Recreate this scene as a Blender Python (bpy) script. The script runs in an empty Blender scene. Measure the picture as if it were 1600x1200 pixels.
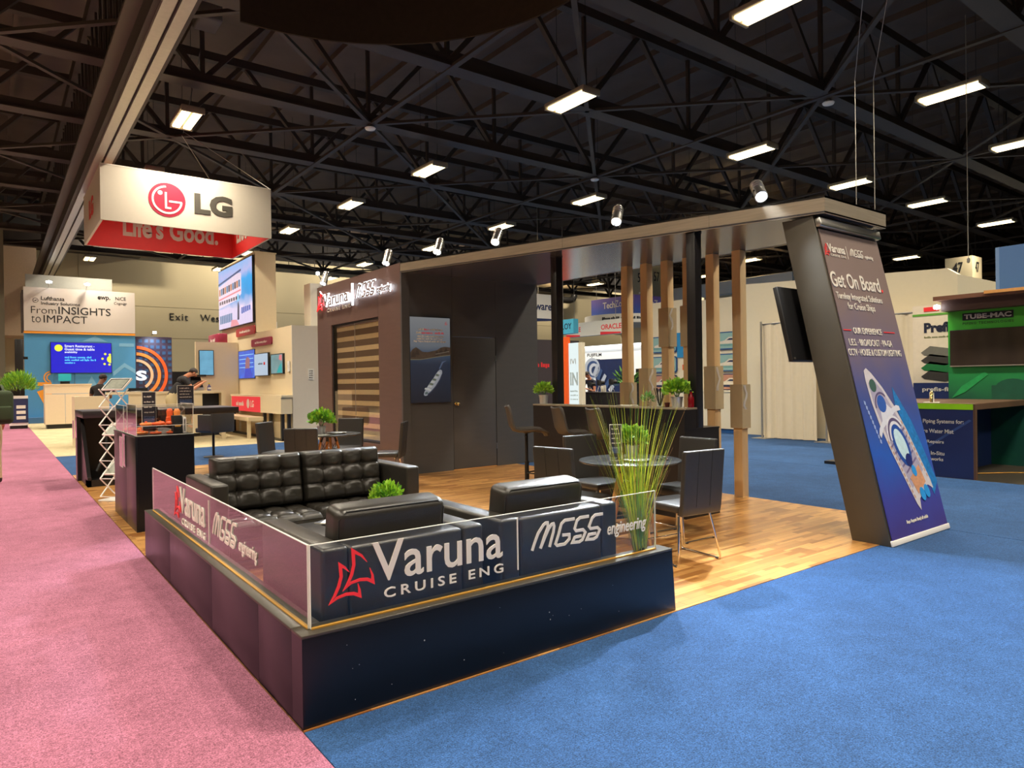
import bpy, bmesh, math, random
from mathutils import Vector, Matrix
random.seed(7)
scene = bpy.context.scene
COL = scene.collection
PI = math.pi

# ------------------------------------------------------------------ camera
cam_data = bpy.data.cameras.new('camera')
cam = bpy.data.objects.new('camera', cam_data); COL.objects.link(cam)
def aim(yaw, pitch, roll, loc):
    f = Vector((math.sin(yaw)*math.cos(pitch), math.cos(yaw)*math.cos(pitch), math.sin(pitch)))
    r = Vector((math.cos(yaw), -math.sin(yaw), 0)); u = r.cross(f)
    r2 = r*math.cos(roll) + u*math.sin(roll); u2 = -r*math.sin(roll) + u*math.cos(roll)
    m = Matrix((r2, u2, -f)).transposed().to_4x4(); m.translation = Vector(loc); return m
cam.matrix_world = aim(0.646007, -0.003856, -0.014326, (-1.046, -2.921, 1.5))
cam_data.sensor_width = 36.0; cam_data.lens = 1073.137*36/1600
cam_data.clip_start = 0.05; cam_data.clip_end = 300
scene.camera = cam

# ------------------------------------------------------------------ world and exposure
w = bpy.data.worlds.new('hall_air'); scene.world = w; w.use_nodes = True
w.node_tree.nodes['Background'].inputs[0].default_value = (1.0, 0.86, 0.72, 1)
w.node_tree.nodes['Background'].inputs[1].default_value = 0.03
scene.view_settings.view_transform = 'Standard'; scene.view_settings.look = 'None'
scene.view_settings.gamma = 1; scene.view_settings.use_curve_mapping = False
scene.view_settings.exposure = 0.45
LAMP_W = 230.0          # hall lamps
SPOT_W = 850.0          # booth spotlights
WARM = (1.0, 0.88, 0.70); COOL = (0.86, 0.94, 1.0)

# ------------------------------------------------------------------ materials
def S(r, g, b):
    f = lambda c: (c/255/12.92) if c/255 <= .04045 else ((c/255+.055)/1.055)**2.4
    return (f(r), f(g), f(b), 1)
MATS = {}
def mat(name, col, rough=.5, metal=0, var=.08, scale=12, bump=0, bscale=None, stretch=(1,1,1), spec=.5, coat=0, emit=0, emitcol=None, detail=3):
    if name in MATS: return MATS[name]
    m = bpy.data.materials.new(name); m.use_nodes = True
    nt = m.node_tree; N = nt.nodes; L = nt.links; b = N['Principled BSDF']
    b.inputs['Roughness'].default_value = rough; b.inputs['Metallic'].default_value = metal
    b.inputs['Specular IOR Level'].default_value = spec; b.inputs['Coat Weight'].default_value = coat
    b.inputs['Coat Roughness'].default_value = .12
    tc = N.new('ShaderNodeTexCoord'); mp = N.new('ShaderNodeMapping'); mp.inputs['Scale'].default_value = stretch
    L.new(tc.outputs['Object'], mp.inputs['Vector'])
    nz = N.new('ShaderNodeTexNoise'); nz.inputs['Scale'].default_value = scale; nz.inputs['Detail'].default_value = detail
    L.new(mp.outputs['Vector'], nz.inputs['Vector'])
    mx = N.new('ShaderNodeMix'); mx.data_type = 'RGBA'
    mx.inputs[6].default_value = tuple(c*(1-var) for c in col[:3])+(1,)
    mx.inputs[7].default_value = tuple(min(1, c*(1+var)) for c in col[:3])+(1,)
    L.new(nz.outputs['Fac'], mx.inputs[0]); L.new(mx.outputs[2], b.inputs['Base Color'])
    if emit:
        b.inputs['Emission Strength'].default_value = emit
        if emitcol: b.inputs['Emission Color'].default_value = emitcol
        else:
            L.new(mx.outputs[2], b.inputs['Emission Color'])
            if emit >= .3:
                L.remove(b.inputs['Base Color'].links[0]); b.inputs['Base Color'].default_value = (.012,.012,.014,1)
    if bump:
        n2 = N.new('ShaderNodeTexNoise'); n2.inputs['Scale'].default_value = bscale or scale*6; n2.inputs['Detail'].default_value = 2
        L.new(mp.outputs['Vector'], n2.inputs['Vector'])
        bp = N.new('ShaderNodeBump'); bp.inputs['Strength'].default_value = bump; bp.inputs['Distance'].default_value = .02
        L.new(n2.outputs['Fac'], bp.inputs['Height']); L.new(bp.outputs['Normal'], b.inputs['Normal'])
    MATS[name] = m; return m

def carpet(name, col):
    m = bpy.data.materials.new(name); m.use_nodes = True
    nt = m.node_tree; N = nt.nodes; L = nt.links; b = N['Principled BSDF']
    b.inputs['Roughness'].default_value = .95; b.inputs['Specular IOR Level'].default_value = .15
    b.inputs['Sheen Weight'].default_value = .04; b.inputs['Sheen Roughness'].default_value = .5
    tc = N.new('ShaderNodeTexCoord')
    prev = None
    for sc, amt, det in ((1.1, .16, 4), (7, .14, 3), (45, .28, 2), (140, .55, 1)):
        nz = N.new('ShaderNodeTexNoise'); nz.inputs['Scale'].default_value = sc; nz.inputs['Detail'].default_value = det
        L.new(tc.outputs['Object'], nz.inputs['Vector'])
        mr = N.new('ShaderNodeMapRange'); mr.inputs[1].default_value = .25; mr.inputs[2].default_value = .75
        mr.inputs[3].default_value = 1-amt; mr.inputs[4].default_value = 1+amt
        L.new(nz.outputs['Fac'], mr.inputs[0])
        if prev is None: prev = mr.outputs[0]
        else:
            mm = N.new('ShaderNodeMath'); mm.operation = 'MULTIPLY'; L.new(prev, mm.inputs[0]); L.new(mr.outputs[0], mm.inputs[1]); prev = mm.outputs[0]
    vm = N.new('ShaderNodeVectorMath'); vm.operation = 'SCALE'; vm.inputs[0].default_value = col[:3]
    L.new(prev, vm.inputs['Scale']); L.new(vm.outputs[0], b.inputs['Base Color'])
    n2 = N.new('ShaderNodeTexNoise'); n2.inputs['Scale'].default_value = 150; n2.inputs['Detail'].default_value = 1
    L.new(tc.outputs['Object'], n2.inputs['Vector'])
    bp = N.new('ShaderNodeBump'); bp.inputs['Strength'].default_value = .5; bp.inputs['Distance'].default_value = .008
    L.new(n2.outputs['Fac'], bp.inputs['Height']); L.new(bp.outputs['Normal'], b.inputs['Normal'])
    MATS[name] = m; return m

def clear(name, tint=(1,1,1), refl=1.0, rough=.0, ior=1.45):
    m = bpy.data.materials.new(name); m.use_nodes = True
    nt = m.node_tree; N = nt.nodes; L = nt.links; N.clear()
    out = N.new('ShaderNodeOutputMaterial'); mix = N.new('ShaderNodeMixShader')
    tr = N.new('ShaderNodeBsdfTransparent'); tr.inputs[0].default_value = tint+(1,)
    gl = N.new('ShaderNodeBsdfGlossy'); gl.inputs['Roughness'].default_value = rough
    fr = N.new('ShaderNodeFresnel'); fr.inputs[0].default_value = ior
    mu = N.new('ShaderNodeMath'); mu.operation = 'MULTIPLY'; mu.inputs[1].default_value = refl
    ge = N.new('ShaderNodeNewGeometry'); fb = N.new('ShaderNodeMath'); fb.operation = 'SUBTRACT'; fb.inputs[0].default_value = 1; L.new(ge.outputs['Backfacing'], fb.inputs[1])
    m2 = N.new('ShaderNodeMath'); m2.operation = 'MULTIPLY'; L.new(mu.outputs[0], m2.inputs[0]); L.new(fb.outputs[0], m2.inputs[1]); m2.use_clamp = True
    L.new(fr.outputs[0], mu.inputs[0]); L.new(m2.outputs[0], mix.inputs[0])
    L.new(tr.outputs[0], mix.inputs[1]); L.new(gl.outputs[0], mix.inputs[2]); L.new(mix.outputs[0], out.inputs[0])
    MATS[name] = m; return m

def parquet(name):
    m = bpy.data.materials.new(name); m.use_nodes = True
    nt = m.node_tree; N = nt.nodes; L = nt.links; b = N['Principled BSDF']
    b.inputs['Roughness'].default_value = .3; b.inputs['Coat Weight'].default_value = .3; b.inputs['Coat Roughness'].default_value = .16
    tc = N.new('ShaderNodeTexCoord'); oi = N.new('ShaderNodeObjectInfo')
    sh = N.new('ShaderNodeCombineXYZ'); mu = N.new('ShaderNodeMath'); mu.operation = 'MULTIPLY'; mu.inputs[1].default_value = 37.0
    L.new(oi.outputs['Random'], mu.inputs[0]); L.new(mu.outputs[0], sh.inputs[0])
    ad = N.new('ShaderNodeVectorMath'); ad.operation = 'ADD'; L.new(tc.outputs['Object'], ad.inputs[0]); L.new(sh.outputs[0], ad.inputs[1])
    br = N.new('ShaderNodeTexBrick'); br.inputs['Scale'].default_value = 1; br.inputs['Brick Width'].default_value = .42
    br.inputs['Row Height'].default_value = .0667; br.inputs['Mortar Size'].default_value = .0012; br.offset = .37
    br.inputs['Color1'].default_value = S(214,160,92); br.inputs['Color2'].default_value = S(148,96,46); br.inputs['Mortar'].default_value = S(96,60,30)
    L.new(ad.outputs[0], br.inputs['Vector'])
    mp = N.new('ShaderNodeMapping'); mp.inputs['Scale'].default_value = (3, 60, 3); L.new(ad.outputs[0], mp.inputs['Vector'])
    nz = N.new('ShaderNodeTexNoise'); nz.inputs['Scale'].default_value = 2.2; nz.inputs['Detail'].default_value = 5; L.new(mp.outputs[0], nz.inputs['Vector'])
    mx = N.new('ShaderNodeMix'); mx.data_type = 'RGBA'; mx.blend_type = 'MULTIPLY'; mx.inputs[0].default_value = .35
    L.new(br.outputs['Color'], mx.inputs[6]); L.new(nz.outputs['Color'], mx.inputs[7])
    gm = N.new('ShaderNodeHueSaturation'); gm.inputs['Value'].default_value = 1.15; L.new(mx.outputs[2], gm.inputs['Color'])
    L.new(gm.outputs[0], b.inputs['Base Color'])
    MATS[name] = m; return m

M_pink = carpet('pink_pile', S(160,101,124)); M_blue = carpet('blue_pile', S(43,76,120)); M_beige = carpet('beige_pile', S(190,176,140))
M_parquet = parquet('three_strip_oak')
M_black = mat('black_laminate', (.014,.0125,.013,1), .33, var=.25, scale=3, stretch=(1,1,8), bump=.03, bscale=60)
M_plinth = mat('gloss_black_board', (.005,.006,.010,1), .30, var=.2, scale=3, spec=.4)
M_brown = mat('espresso_laminate', (.135,.080,.066,1), .42, var=.15, scale=3, stretch=(1,1,8), bump=.03, bscale=60)
M_char = mat('charcoal_board', (.075,.075,.078,1), .45, var=.12, scale=3, stretch=(1,1,6))
M_cap = mat('dark_cap', (.05,.042,.03,1), .35, var=.15, scale=4)
M_fascia = mat('walnut_fascia', (.27,.225,.16,1), .42, var=.30, scale=2.5, stretch=(1,1,22), bump=.06, bscale=20)
M_leather = mat('black_leather', (.024,.021,.017,1), .30, var=.2, scale=30, bump=.12, bscale=220, spec=.6)
M_leather2 = mat('dark_faux_leather', (.030,.028,.026,1), .42, var=.15, scale=30, bump=.1, bscale=260, spec=.55)
M_shell = mat('grey_brown_shell', (.055,.048,.042,1), .45, var=.12, scale=20)
M_seam = mat('leather_seam', (.006,.006,.006,1), .6)
M_chrome = mat('chrome', (.78,.74,.68,1), .13, 1, var=.02)
M_steel = mat('brushed_steel', (.55,.54,.52,1), .32, 1, var=.06)
M_brass = mat('brass', (.70,.52,.22,1), .25, 1, var=.05)
M_beech = mat('beech_wood', S(205,148,84), .5, var=.16, scale=4, stretch=(6,6,1))
M_beech2 = mat('beech_post', S(228,196,146), .5, var=.10, scale=4, stretch=(6,6,1))
M_card = mat('cream_board', S(196,178,142), .6, var=.05)
M_white = mat('white_paint', S(226,220,206), .6, var=.03)
M_whiteg = mat('white_gloss', S(235,232,226), .3, var=.02)
M_letter = mat('white_letters', S(224,216,204), .5, var=.02)
M_red = mat('red_letters', S(240,50,56), .5, var=.03)
M_gold = mat('gold_line', S(214,160,70), .35, .4, var=.05)
M_dark = mat('dark_plastic', (.012,.012,.013,1), .4, var=.1)
M_darkm = mat('dark_metal', (.03,.028,.026,1), .4, .6, var=.1)
M_glass = clear('clear_glass', (.97,.975,.97), 1.7, ior=1.42)
M_acryl = clear('clear_acrylic', (.985,.985,.985), 1.6)
M_win = clear('window_glass', (.97,.96,.95), 1.9)
M_edge = mat('glass_edge', S(226,226,214), .25, var=.03)
M_lampglow = mat('lamp_tube_glow', (1,.88,.62,1), .4, emit=3.2, emitcol=(1,.80,.44,1))
M_spotglow = mat('spot_lens_glow', (.9,.95,1,1), .3, emit=12, emitcol=(.88,.95,1,1))
M_roof = mat('black_roof_deck', (.105,.076,.060,1), .8, var=.3, scale=1.2)
M_truss = mat('black_steel', (.040,.029,.022,1), .6, var=.25, scale=2)
M_rail = mat('aluminium_rail', (.42,.40,.36,1), .4, .7, var=.1)
M_wallbeige = mat('beige_wall', S(196,182,146), .7, var=.04, scale=.6)
M_wallgrey = mat('olive_grey_panel', S(120,114,92), .7, var=.05)
M_leaf = mat('bright_leaf', S(150,192,52), .5, var=.45, scale=25)
M_leaf2 = mat('mid_leaf', S(102,158,48), .5, var=.45, scale=25)
M_leafd = mat('dark_leaf', S(42,84,34), .5, var=.4, scale=25)
M_pot = mat('silver_pot', (.66,.66,.64,1), .32, .6, var=.05)
M_potw = mat('white_pot', S(224,222,214), .4, var=.04)
M_paper = mat('paper', S(222,218,206), .6, var=.08)
M_paperd = mat('dark_print', S(44,42,52), .5, var=.2)
M_blackt = mat('black_print', S(22,22,24), .6, var=.05)
M_skin = mat('skin', S(196,128,92), .5, var=.06)
M_hair = mat('dark_hair', S(40,28,22), .6, var=.3, scale=60)

# ------------------------------------------------------------------ mesh helpers
class MB:
    def __init__(s): s.v = []; s.f = []; s.mi = []; s.m = 0
    def add(s, vs, fs):
        o = len(s.v); s.v += [tuple(v) for v in vs]; s.f += [tuple(i+o for i in f) for f in fs]; s.mi += [s.m]*len(fs); return s
    def box(s, x0, x1, y0, y1, z0, z1):
        return s.add([(x0,y0,z0),(x1,y0,z0),(x1,y1,z0),(x0,y1,z0),(x0,y0,z1),(x1,y0,z1),(x1,y1,z1),(x0,y1,z1)],
                     [(0,3,2,1),(4,5,6,7),(0,1,5,4),(1,2,6,5),(2,3,7,6),(3,0,4,7)])
    def hexa(s, b, t):   # bottom quad, top quad (ccw from above)
        return s.add(list(b)+list(t), [(3,2,1,0),(4,5,6,7),(0,1,5,4),(1,2,6,5),(2,3,7,6),(3,0,4,7)])
    def extrude(s, pts, d):   # polygon list of 3d points, offset vector
        n = len(pts); d = Vector(d); a = [Vector(p) for p in pts]
        return s.add(a+[p+d for p in a], [tuple(range(n))[::-1], tuple(range(n, 2*n))]+[(i,(i+1)%n,n+(i+1)%n,n+i) for i in range(n)])
    def poly_xz(s, pts, y0, y1): return s.extrude([(p[0], y0, p[1]) for p in pts][::-1], (0, y1-y0, 0))
    def lathe(s, prof, n=20, c=(0,0,0)):
        vs = []; fs = []; k = len(prof)
        for i in range(n):
            a = 2*PI*i/n
            for r, z in prof: vs.append((c[0]+r*math.cos(a), c[1]+r*math.sin(a), c[2]+z))
        for i in range(n):
            j = (i+1) % n
            for q in range(k-1): fs.append((i*k+q, j*k+q, j*k+q+1, i*k+q+1))
        fs.append(tuple(i*k for i in range(n))[::-1]); fs.append(tuple(i*k+k-1 for i in range(n)))
        return s.add(vs, fs)
    def cyl(s, r, z0, z1, n=20, c=(0,0)): return s.lathe([(r, z0), (r, z1)], n, (c[0], c[1], 0))
    def tube(s, path, r, n=8, closed=False, r2=None):
        P = [Vector(p) for p in path]; m = len(P); rings = []; up = Vector((0,0,1)); prev = None
        for i, p in enumerate(P):
            if closed: t = P[(i+1)%m]-P[i-1]
            else: t = (P[min(i+1,m-1)]-P[max(i-1,0)])
            t.normalize()
            if prev is None:
                a = up if abs(t.z) < .9 else Vector((1,0,0)); u = t.cross(a).normalized()
            else:
                u = prev - t*prev.dot(t); u = u.normalized() if u.length > 1e-6 else t.orthogonal().normalized()
            prev = u; v = t.cross(u); rr = r if r2 is None else r+(r2-r)*i/(m-1)
            rings.append([p+(u*math.cos(2*PI*k/n)+v*math.sin(2*PI*k/n))*rr for k in range(n)])
        vs = [q for g in rings for q in g]; fs = []
        for i in range(m if closed else m-1):
            j = (i+1) % m
            for k in range(n): fs.append((i*n+k, i*n+(k+1)%n, j*n+(k+1)%n, j*n+k))
        if not closed: fs.append(tuple(range(n))[::-1]); fs.append(tuple((m-1)*n+k for k in range(n)))
        return s.add(vs, fs)
    def bar(s, a, b, w, h=None):   # rectangular bar between two points
        a = Vector(a); b = Vector(b); h = h or w; t = (b-a).normalized()
        u = t.cross(Vector((0,0,1))) if abs(t.z) < .95 else t.cross(Vector((1,0,0))); u.normalize(); v = u.cross(t)
        q = [(-1,-1),(1,-1),(1,1),(-1,1)]
        return s.add([a+u*(x*w/2)+v*(y*h/2) for x, y in q]+[b+u*(x*w/2)+v*(y*h/2) for x, y in q],
                     [(0,1,2,3),(7,6,5,4),(0,4,5,1),(1,5,6,2),(2,6,7,3),(3,7,4,0)])
    def ell(s, c, r, n=12, m=8):
        vs = []; fs = []
        for i in range(1, m):
            ph = PI*i/m
            for k in range(n): vs.append((c[0]+r[0]*math.sin(ph)*math.cos(2*PI*k/n), c[1]+r[1]*math.sin(ph)*math.sin(2*PI*k/n), c[2]+r[2]*math.cos(ph)))
        vs += [(c[0], c[1], c[2]+r[2]), (c[0], c[1], c[2]-r[2])]; T = len(vs)-2; B = T+1
        for i in range(m-2):
            for k in range(n): fs.append((i*n+k, (i+1)*n+k, (i+1)*n+(k+1)%n, i*n+(k+1)%n))
        for k in range(n): fs.append((T, k, (k+1)%n)); fs.append((B, (m-2)*n+(k+1)%n, (m-2)*n+k))
        return s.add(vs, fs)
    def xf(s, M, start=0):
        for i in range(start, len(s.v)): s.v[i] = tuple(M @ Vector(s.v[i]))
        return s
    def mesh(s, name, mats, smooth=False, bevel=0, seg=2):
        me = bpy.data.meshes.new(name); me.from_pydata(s.v, [], s.f)
        if not isinstance(mats, (list, tuple)): mats = [mats]
        for m in mats: me.materials.append(m)
        bm = bmesh.new(); bm.from_mesh(me)
        for f, i in zip(bm.faces, s.mi): f.material_index = min(i, len(mats)-1)
        if bevel:
            bm.edges.ensure_lookup_table()
            es = [e for e in bm.edges if len(e.link_faces) == 2 and e.calc_face_angle(0) > .6]
            bmesh.ops.bevel(bm, geom=es, offset=bevel, segments=seg, profile=.5, affect='EDGES')
        bmesh.ops.recalc_face_normals(bm, faces=bm.faces[:])
        if smooth:
            for f in bm.faces: f.smooth = True
        bm.to_mesh(me); bm.free()
        if smooth and bevel: me.set_sharp_from_angle(angle=math.radians(50))
        elif smooth: me.set_sharp_from_angle(angle=math.radians(65))
        return me
    def build(s, name, mats, parent=None, smooth=False, bevel=0, seg=2):
        return put(name, s.mesh(name, mats, smooth, bevel, seg), parent)
def put(name, me, parent=None):
    o = bpy.data.objects.new(name, me); COL.objects.link(o)
    if parent: o.parent = parent
    return o
def tag(o, label=None, cat=None, group=None, kind=None):
    if label: o['label'] = label
    if cat: o['category'] = cat
    if group: o['group'] = group
    if kind: o['kind'] = kind
    return o
def thing(name, label, cat, loc=(0,0,0), rz=0, group=None):
    o = bpy.data.objects.new(name, None); COL.objects.link(o); o.empty_display_size = .1
    o.location = loc; o.rotation_euler = (0, 0, rz); return tag(o, label, cat, group)
def struct(name, label=None, loc=(0,0,0)):
    o = bpy.data.objects.new(name, None); COL.objects.link(o); o.location = loc; return tag(o, label, kind='structure')
KIDS = {}
def dup(root, loc=None, rz=None, label=None, group=None):
    def cp(o, par):
        c = o.copy(); COL.objects.link(c); c.parent = par
        for k in list(o.children): cp(k, c)
        return c
    r = cp(root, root.parent)
    if loc is not None: r.location = loc
    if rz is not None: r.rotation_euler[2] = rz
    if label: r['label'] = label
    if group: r['group'] = group
    return r
def B(parent, name, m, x0, x1, y0, y1, z0, z1, bevel=0, smooth=False):
    return MB().box(x0,x1,y0,y1,z0,z1).build(name, m, parent, smooth or bevel > 0, bevel)

# lettering -----------------------------------------------------------------
_TX = {}
def text_mesh(s, bold=0.0, ext=.004, shear=0, spacing=1.0):
    k = (s, bold, ext, shear, spacing)
    if k in _TX: return _TX[k]
    cu = bpy.data.curves.new('t', 'FONT'); cu.body = s; cu.size = 1; cu.offset = bold; cu.extrude = ext
    cu.shear = shear; cu.space_character = spacing; cu.resolution_u = 3
    ob = bpy.data.objects.new('t', cu); COL.objects.link(ob)
    bpy.context.view_layer.update()
    me = bpy.data.meshes.new_from_object(ob.evaluated_get(bpy.context.evaluated_depsgraph_get()))
    bpy.data.objects.remove(ob); bpy.data.curves.remove(cu)
    vs = [v.co for v in me.vertices]
    x0 = min(v.x for v in vs); x1 = max(v.x for v in vs); y0 = min(v.y for v in vs); y1 = max(v.y for v in vs)
    _TX[k] = (me, x0, x1, y0, y1); return _TX[k]
def text(parent, s, m, x, z, w=None, h=None, y=-.002, bold=0.0, ext=.002, shear=0, name='lettering', align='l', spacing=1.0, rot=None, flip=False):
    """lettering on a plane that faces local -Y; x,z = left (or centre) and bottom of the printed box"""
    me, x0, x1, y0, y1 = text_mesh(s, bold, .02, shear, spacing)
    sx = (w/(x1-x0)) if w else None; sz = (h/(y1-y0)) if h else None
    if sx is None: sx = sz
    if sz is None: sz = sx
    nm = me.copy(); nm.materials.clear(); nm.materials.append(m)
    cx = (x0+x1)/2 if align == 'c' else x0
    k = ext/.02
    for v in nm.vertices:
        vx = (v.co.x-cx)*sx; vz = (v.co.y-y0)*sz
        v.co = (x+vx, y-ext-v.co.z*k, z+vz)
    nm.flip_normals() if sx*sz < 0 else None
    bm = bmesh.new(); bm.from_mesh(nm); bmesh.ops.recalc_face_normals(bm, faces=bm.faces[:]); bm.to_mesh(nm); bm.free()
    if name in ('subline', 'wordmark'): return letters(nm, parent)
    return put(name, nm, parent)
def letters(me, parent):
    """each glyph of a word becomes a part of its own"""
    bm = bmesh.new(); bm.from_mesh(me); bm.faces.ensure_lookup_table(); seen = set(); groups = []
    for f in bm.faces:
        if f.index in seen: continue
        st = [f]; g = []; seen.add(f.index)
        while st:
            q = st.pop(); g.append(q)
            for v in q.verts:
                for k in v.link_faces:
                    if k.index not in seen: seen.add(k.index); st.append(k)
        groups.append(g)
    # pieces that overlap from left to right belong to one glyph (dots, separate caps and sides)
    ext = sorted([[min(v.co.x for f in g for v in f.verts), max(v.co.x for f in g for v in f.verts), g] for g in groups], key=lambda e: e[0]); merged = []
    for a, b, g in ext:
        if merged and a < merged[-1][1]-1e-5: merged[-1][1] = max(b, merged[-1][1]); merged[-1][2] += g
        else: merged.append([a, b, list(g)])
    o = None
    for a, b, g in merged:
        vs = list({v for f in g for v in f.verts}); ix = {v: i for i, v in enumerate(vs)}
        m = bpy.data.meshes.new('letter'); m.from_pydata([v.co[:] for v in vs], [], [[ix[v] for v in f.verts] for f in g]); m.materials.append(me.materials[0]); o = put('letter', m, parent)
    bm.free(); return o
def strokes(mb, lines, wid, y0, y1, M=None):
    """rounded pen strokes in the local xz plane"""
    for ln in lines:
        P = [Vector((p[0], p[1])) for p in ln]; n = len(P); Lf = []; Rt = []
        for i, p in enumerate(P):
            d1 = (P[i]-P[i-1]).normalized() if i > 0 else None; d2 = (P[i+1]-P[i]).normalized() if i < n-1 else None
            if d1 is None: d1 = d2
            if d2 is None: d2 = d1
            nn = Vector((-(d1+d2).y, (d1+d2).x)); nn = nn.normalized() if nn.length > 1e-6 else Vector((-d1.y, d1.x))
            c = max(.45, nn.dot(Vector((-d1.y, d1.x)))); q = nn*((wid[i] if isinstance(wid, list) else wid)/2/c)
            Lf.append(p+q); Rt.append(p-q)
        vs = [(p.x, y0, p.y) for p in Lf]+[(p.x, y0, p.y) for p in Rt]+[(p.x, y1, p.y) for p in Lf]+[(p.x, y1, p.y) for p in Rt]
        fs = []
        for i in range(n-1):
            fs += [(i, i+1, n+i+1, n+i), (2*n+i, 3*n+i, 3*n+i+1, 2*n+i+1), (i, 2*n+i, 2*n+i+1, i+1), (n+i, n+i+1, 3*n+i+1, 3*n+i)]
        fs += [(0, n, 3*n, 2*n), (n-1, 3*n-1, 4*n-1, 2*n-1)]
        mb.add(vs, fs)
    return mb
def arc(cx, cz, r, a0, a1, n=10, rz=None):
    rz = rz or r
    return [(cx+r*math.cos(math.radians(a0+(a1-a0)*i/n)), cz+rz*math.sin(math.radians(a0+(a1-a0)*i/n))) for i in range(n+1)]
def flat(parent, name, m, pts, y=-.002, t=.002):
    return MB().poly_xz(pts, y-t, y).build(name, m, parent)
def rect(x0, x1, z0, z1): return [(x0,z0),(x1,z0),(x1,z1),(x0,z1)]
def rrect(x0, x1, z0, z1, r, n=4):
    out = []
    for cx, cz, a in ((x1-r, z0+r, -90), (x1-r, z1-r, 0), (x0+r, z1-r, 90), (x0+r, z0+r, 180)):
        out += arc(cx, cz, r, a, a+90, n)
    return out
def disc(cx, cz, r, n=24, rz=None): return arc(cx, cz, r, 0, 360*(n-1)/n, n-1, rz)
def crescent(cx, cz, r0, r1, a0, a1, n=20): return arc(cx, cz, r1, a0, a1, n)+arc(cx, cz, r0, a1, a0, n)
# the two brand marks of the booth ------------------------------------------
SAIL_A = [(.45,.567),(.349,.678),(.248,.747),(.268,.509),(.207,.314),(.12,.155),(0,0),(.169,.093),(.373,.132),(.545,.113),(.683,.046),(.675,.173),(.642,.304)]
SAIL_B = [(.864,.709),(.733,.864),(.543,.987),(.555,.698),(.5,.5),(.411,.338),(.314,.222),(.48,.341),(.689,.373),(.865,.349),(.995,.276),(.984,.42),(.922,.58)]
def sail_logo(parent, m, x, z, w, h, y=-.002, t=.003):
    """two open sails drawn as outlines with pointed ends"""
    wd = [.012,.05,.075,.07,.07,.06,.03,.055,.065,.07,.075,.05,.012]; mb = MB()
    for k, ln in enumerate((SAIL_A, SAIL_B)):
        strokes(mb, [[(x+a*w, z+b*h) for a, b in ln]], [q*w for q in wd], y-t-.0002*k, y-.0002*k)
    return mb.build('sail_emblem', m, parent)
MESS = [[(0,.024),(.027,.263),(.076,.621),(.143,.904),(.175,.965),(.195,.96),(.2,.803),(.151,.44),(.102,.048)],
 [(.102,.048),(.16,.434),(.209,.731),(.245,.872),(.27,.88),(.278,.78),(.267,.562),(.236,.251),(.216,.033)],
 [(.548,.93),(.417,.936),(.372,.828),(.335,.451),(.294,.112),(.314,.032),(.413,.031),(.474,.192),(.474,.36),(.384,.385)],
 [(.742,.93),(.62,.935),(.578,.837),(.546,.551),(.566,.45),(.66,.445),(.691,.322),(.648,.06),(.606,.0),(.514,.029),(.545,.212),(.638,.219)],
 [(.94,.93),(.831,.935),(.788,.835),(.744,.529),(.765,.43),(.861,.421),(.893,.31),(.849,.06),(.806,.0),(.71,.033),(.739,.208),(.839,.205)]]
def mess_logo(parent, m, x, z, w, h, y=-.002, t=.003):
    """slanted rounded capitals followed by the small word"""
    wx = w*.627
    for grp in ((0, 1), (2,), (3,), (4,)):
        mb = MB()
        for k in grp: strokes(mb, [[(x+a*wx, z+b*h) for a, b in MESS[k]]], h*.115, y-t-.0002*k, y-.0002*k)
        o = mb.build('letter', m, parent)
    text(parent, 'engineering', m, x+w*.63, z-h*.12, w=w*.37, h=h*.62, y=y, bold=.012, ext=t/2, shear=.25, name='small_word')
    return o
def illegible(parent, m, x, z, w, h, y=-.002, ext=.002, seed=1, name='text_line'):
    """a line of print too small to read in the photograph: uneven word blocks"""
    r = random.Random(seed); mb = MB(); p = x
    while p < x+w-h*.5:
        word = min(h*r.uniform(1.2, 4.0), x+w-p); q = p
        while q < p+word-h*.2:
            lw = h*r.uniform(.35, .6); lh = h*r.choice((.68, .68, .7, 1.0)); z0 = z-(h*.2 if r.random() < .12 else 0)
            mb.box(q, min(q+lw, p+word), y-ext, y, z0, z+lh); q += lw+h*.12
        p += word+h*.45
    return mb.build(name, m, parent)

# ================================================================== THE HALL
# floor slab and carpets
tag(B(None, 'floor', mat('grey_slab', S(120,116,108), .7), -45, 85, -14, 60, -.25, -.03), 'grey concrete hall floor under the carpets', kind='structure')
def carpet_piece(name, label, m, x0, x1, y0, y1, z=0.0):
    return tag(B(None, name, m, x0, x1, y0, y1, z-.03, z), label, kind='structure')
carpet_piece('pink_carpet', 'long pink aisle carpet beside the low black plinth', M_pink, -5.0, -.005, -10, 46)
carpet_piece('blue_carpet', 'bright blue carpet in front of the stand', M_blue, 0, 6.33, -10, -.013)
carpet_piece('blue_carpet', 'blue aisle carpet right of the leaning banner column', M_blue, 6.34, 10.05, -10, -.013)
carpet_piece('blue_carpet', 'blue aisle carpet between the wooden posts and the drapes', M_blue, 6.53, 10.05, -.012, 46)
carpet_piece('blue_carpet', 'blue carpet strip behind the dark desk', M_blue, 0, 6.52, 11.0, 15.0)
carpet_piece('blue_carpet', 'blue carpet under the white drape booths', M_blue, 10.06, 40, 2.6, 46)
carpet_piece('dark_carpet', 'dark brown floor under the green piping booth', mat('brown_floor', S(52,46,36), .6, var=.3), 10.06, 40, -10, 2.59)
carpet_piece('beige_carpet', 'beige carpet of the screen booths beyond the dark desk', M_beige, 0, 6.52, 15.01, 46)
carpet_piece('beige_carpet', 'beige carpet left of the pink aisle', M_beige, -45, -5.01, -10, 46)

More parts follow.
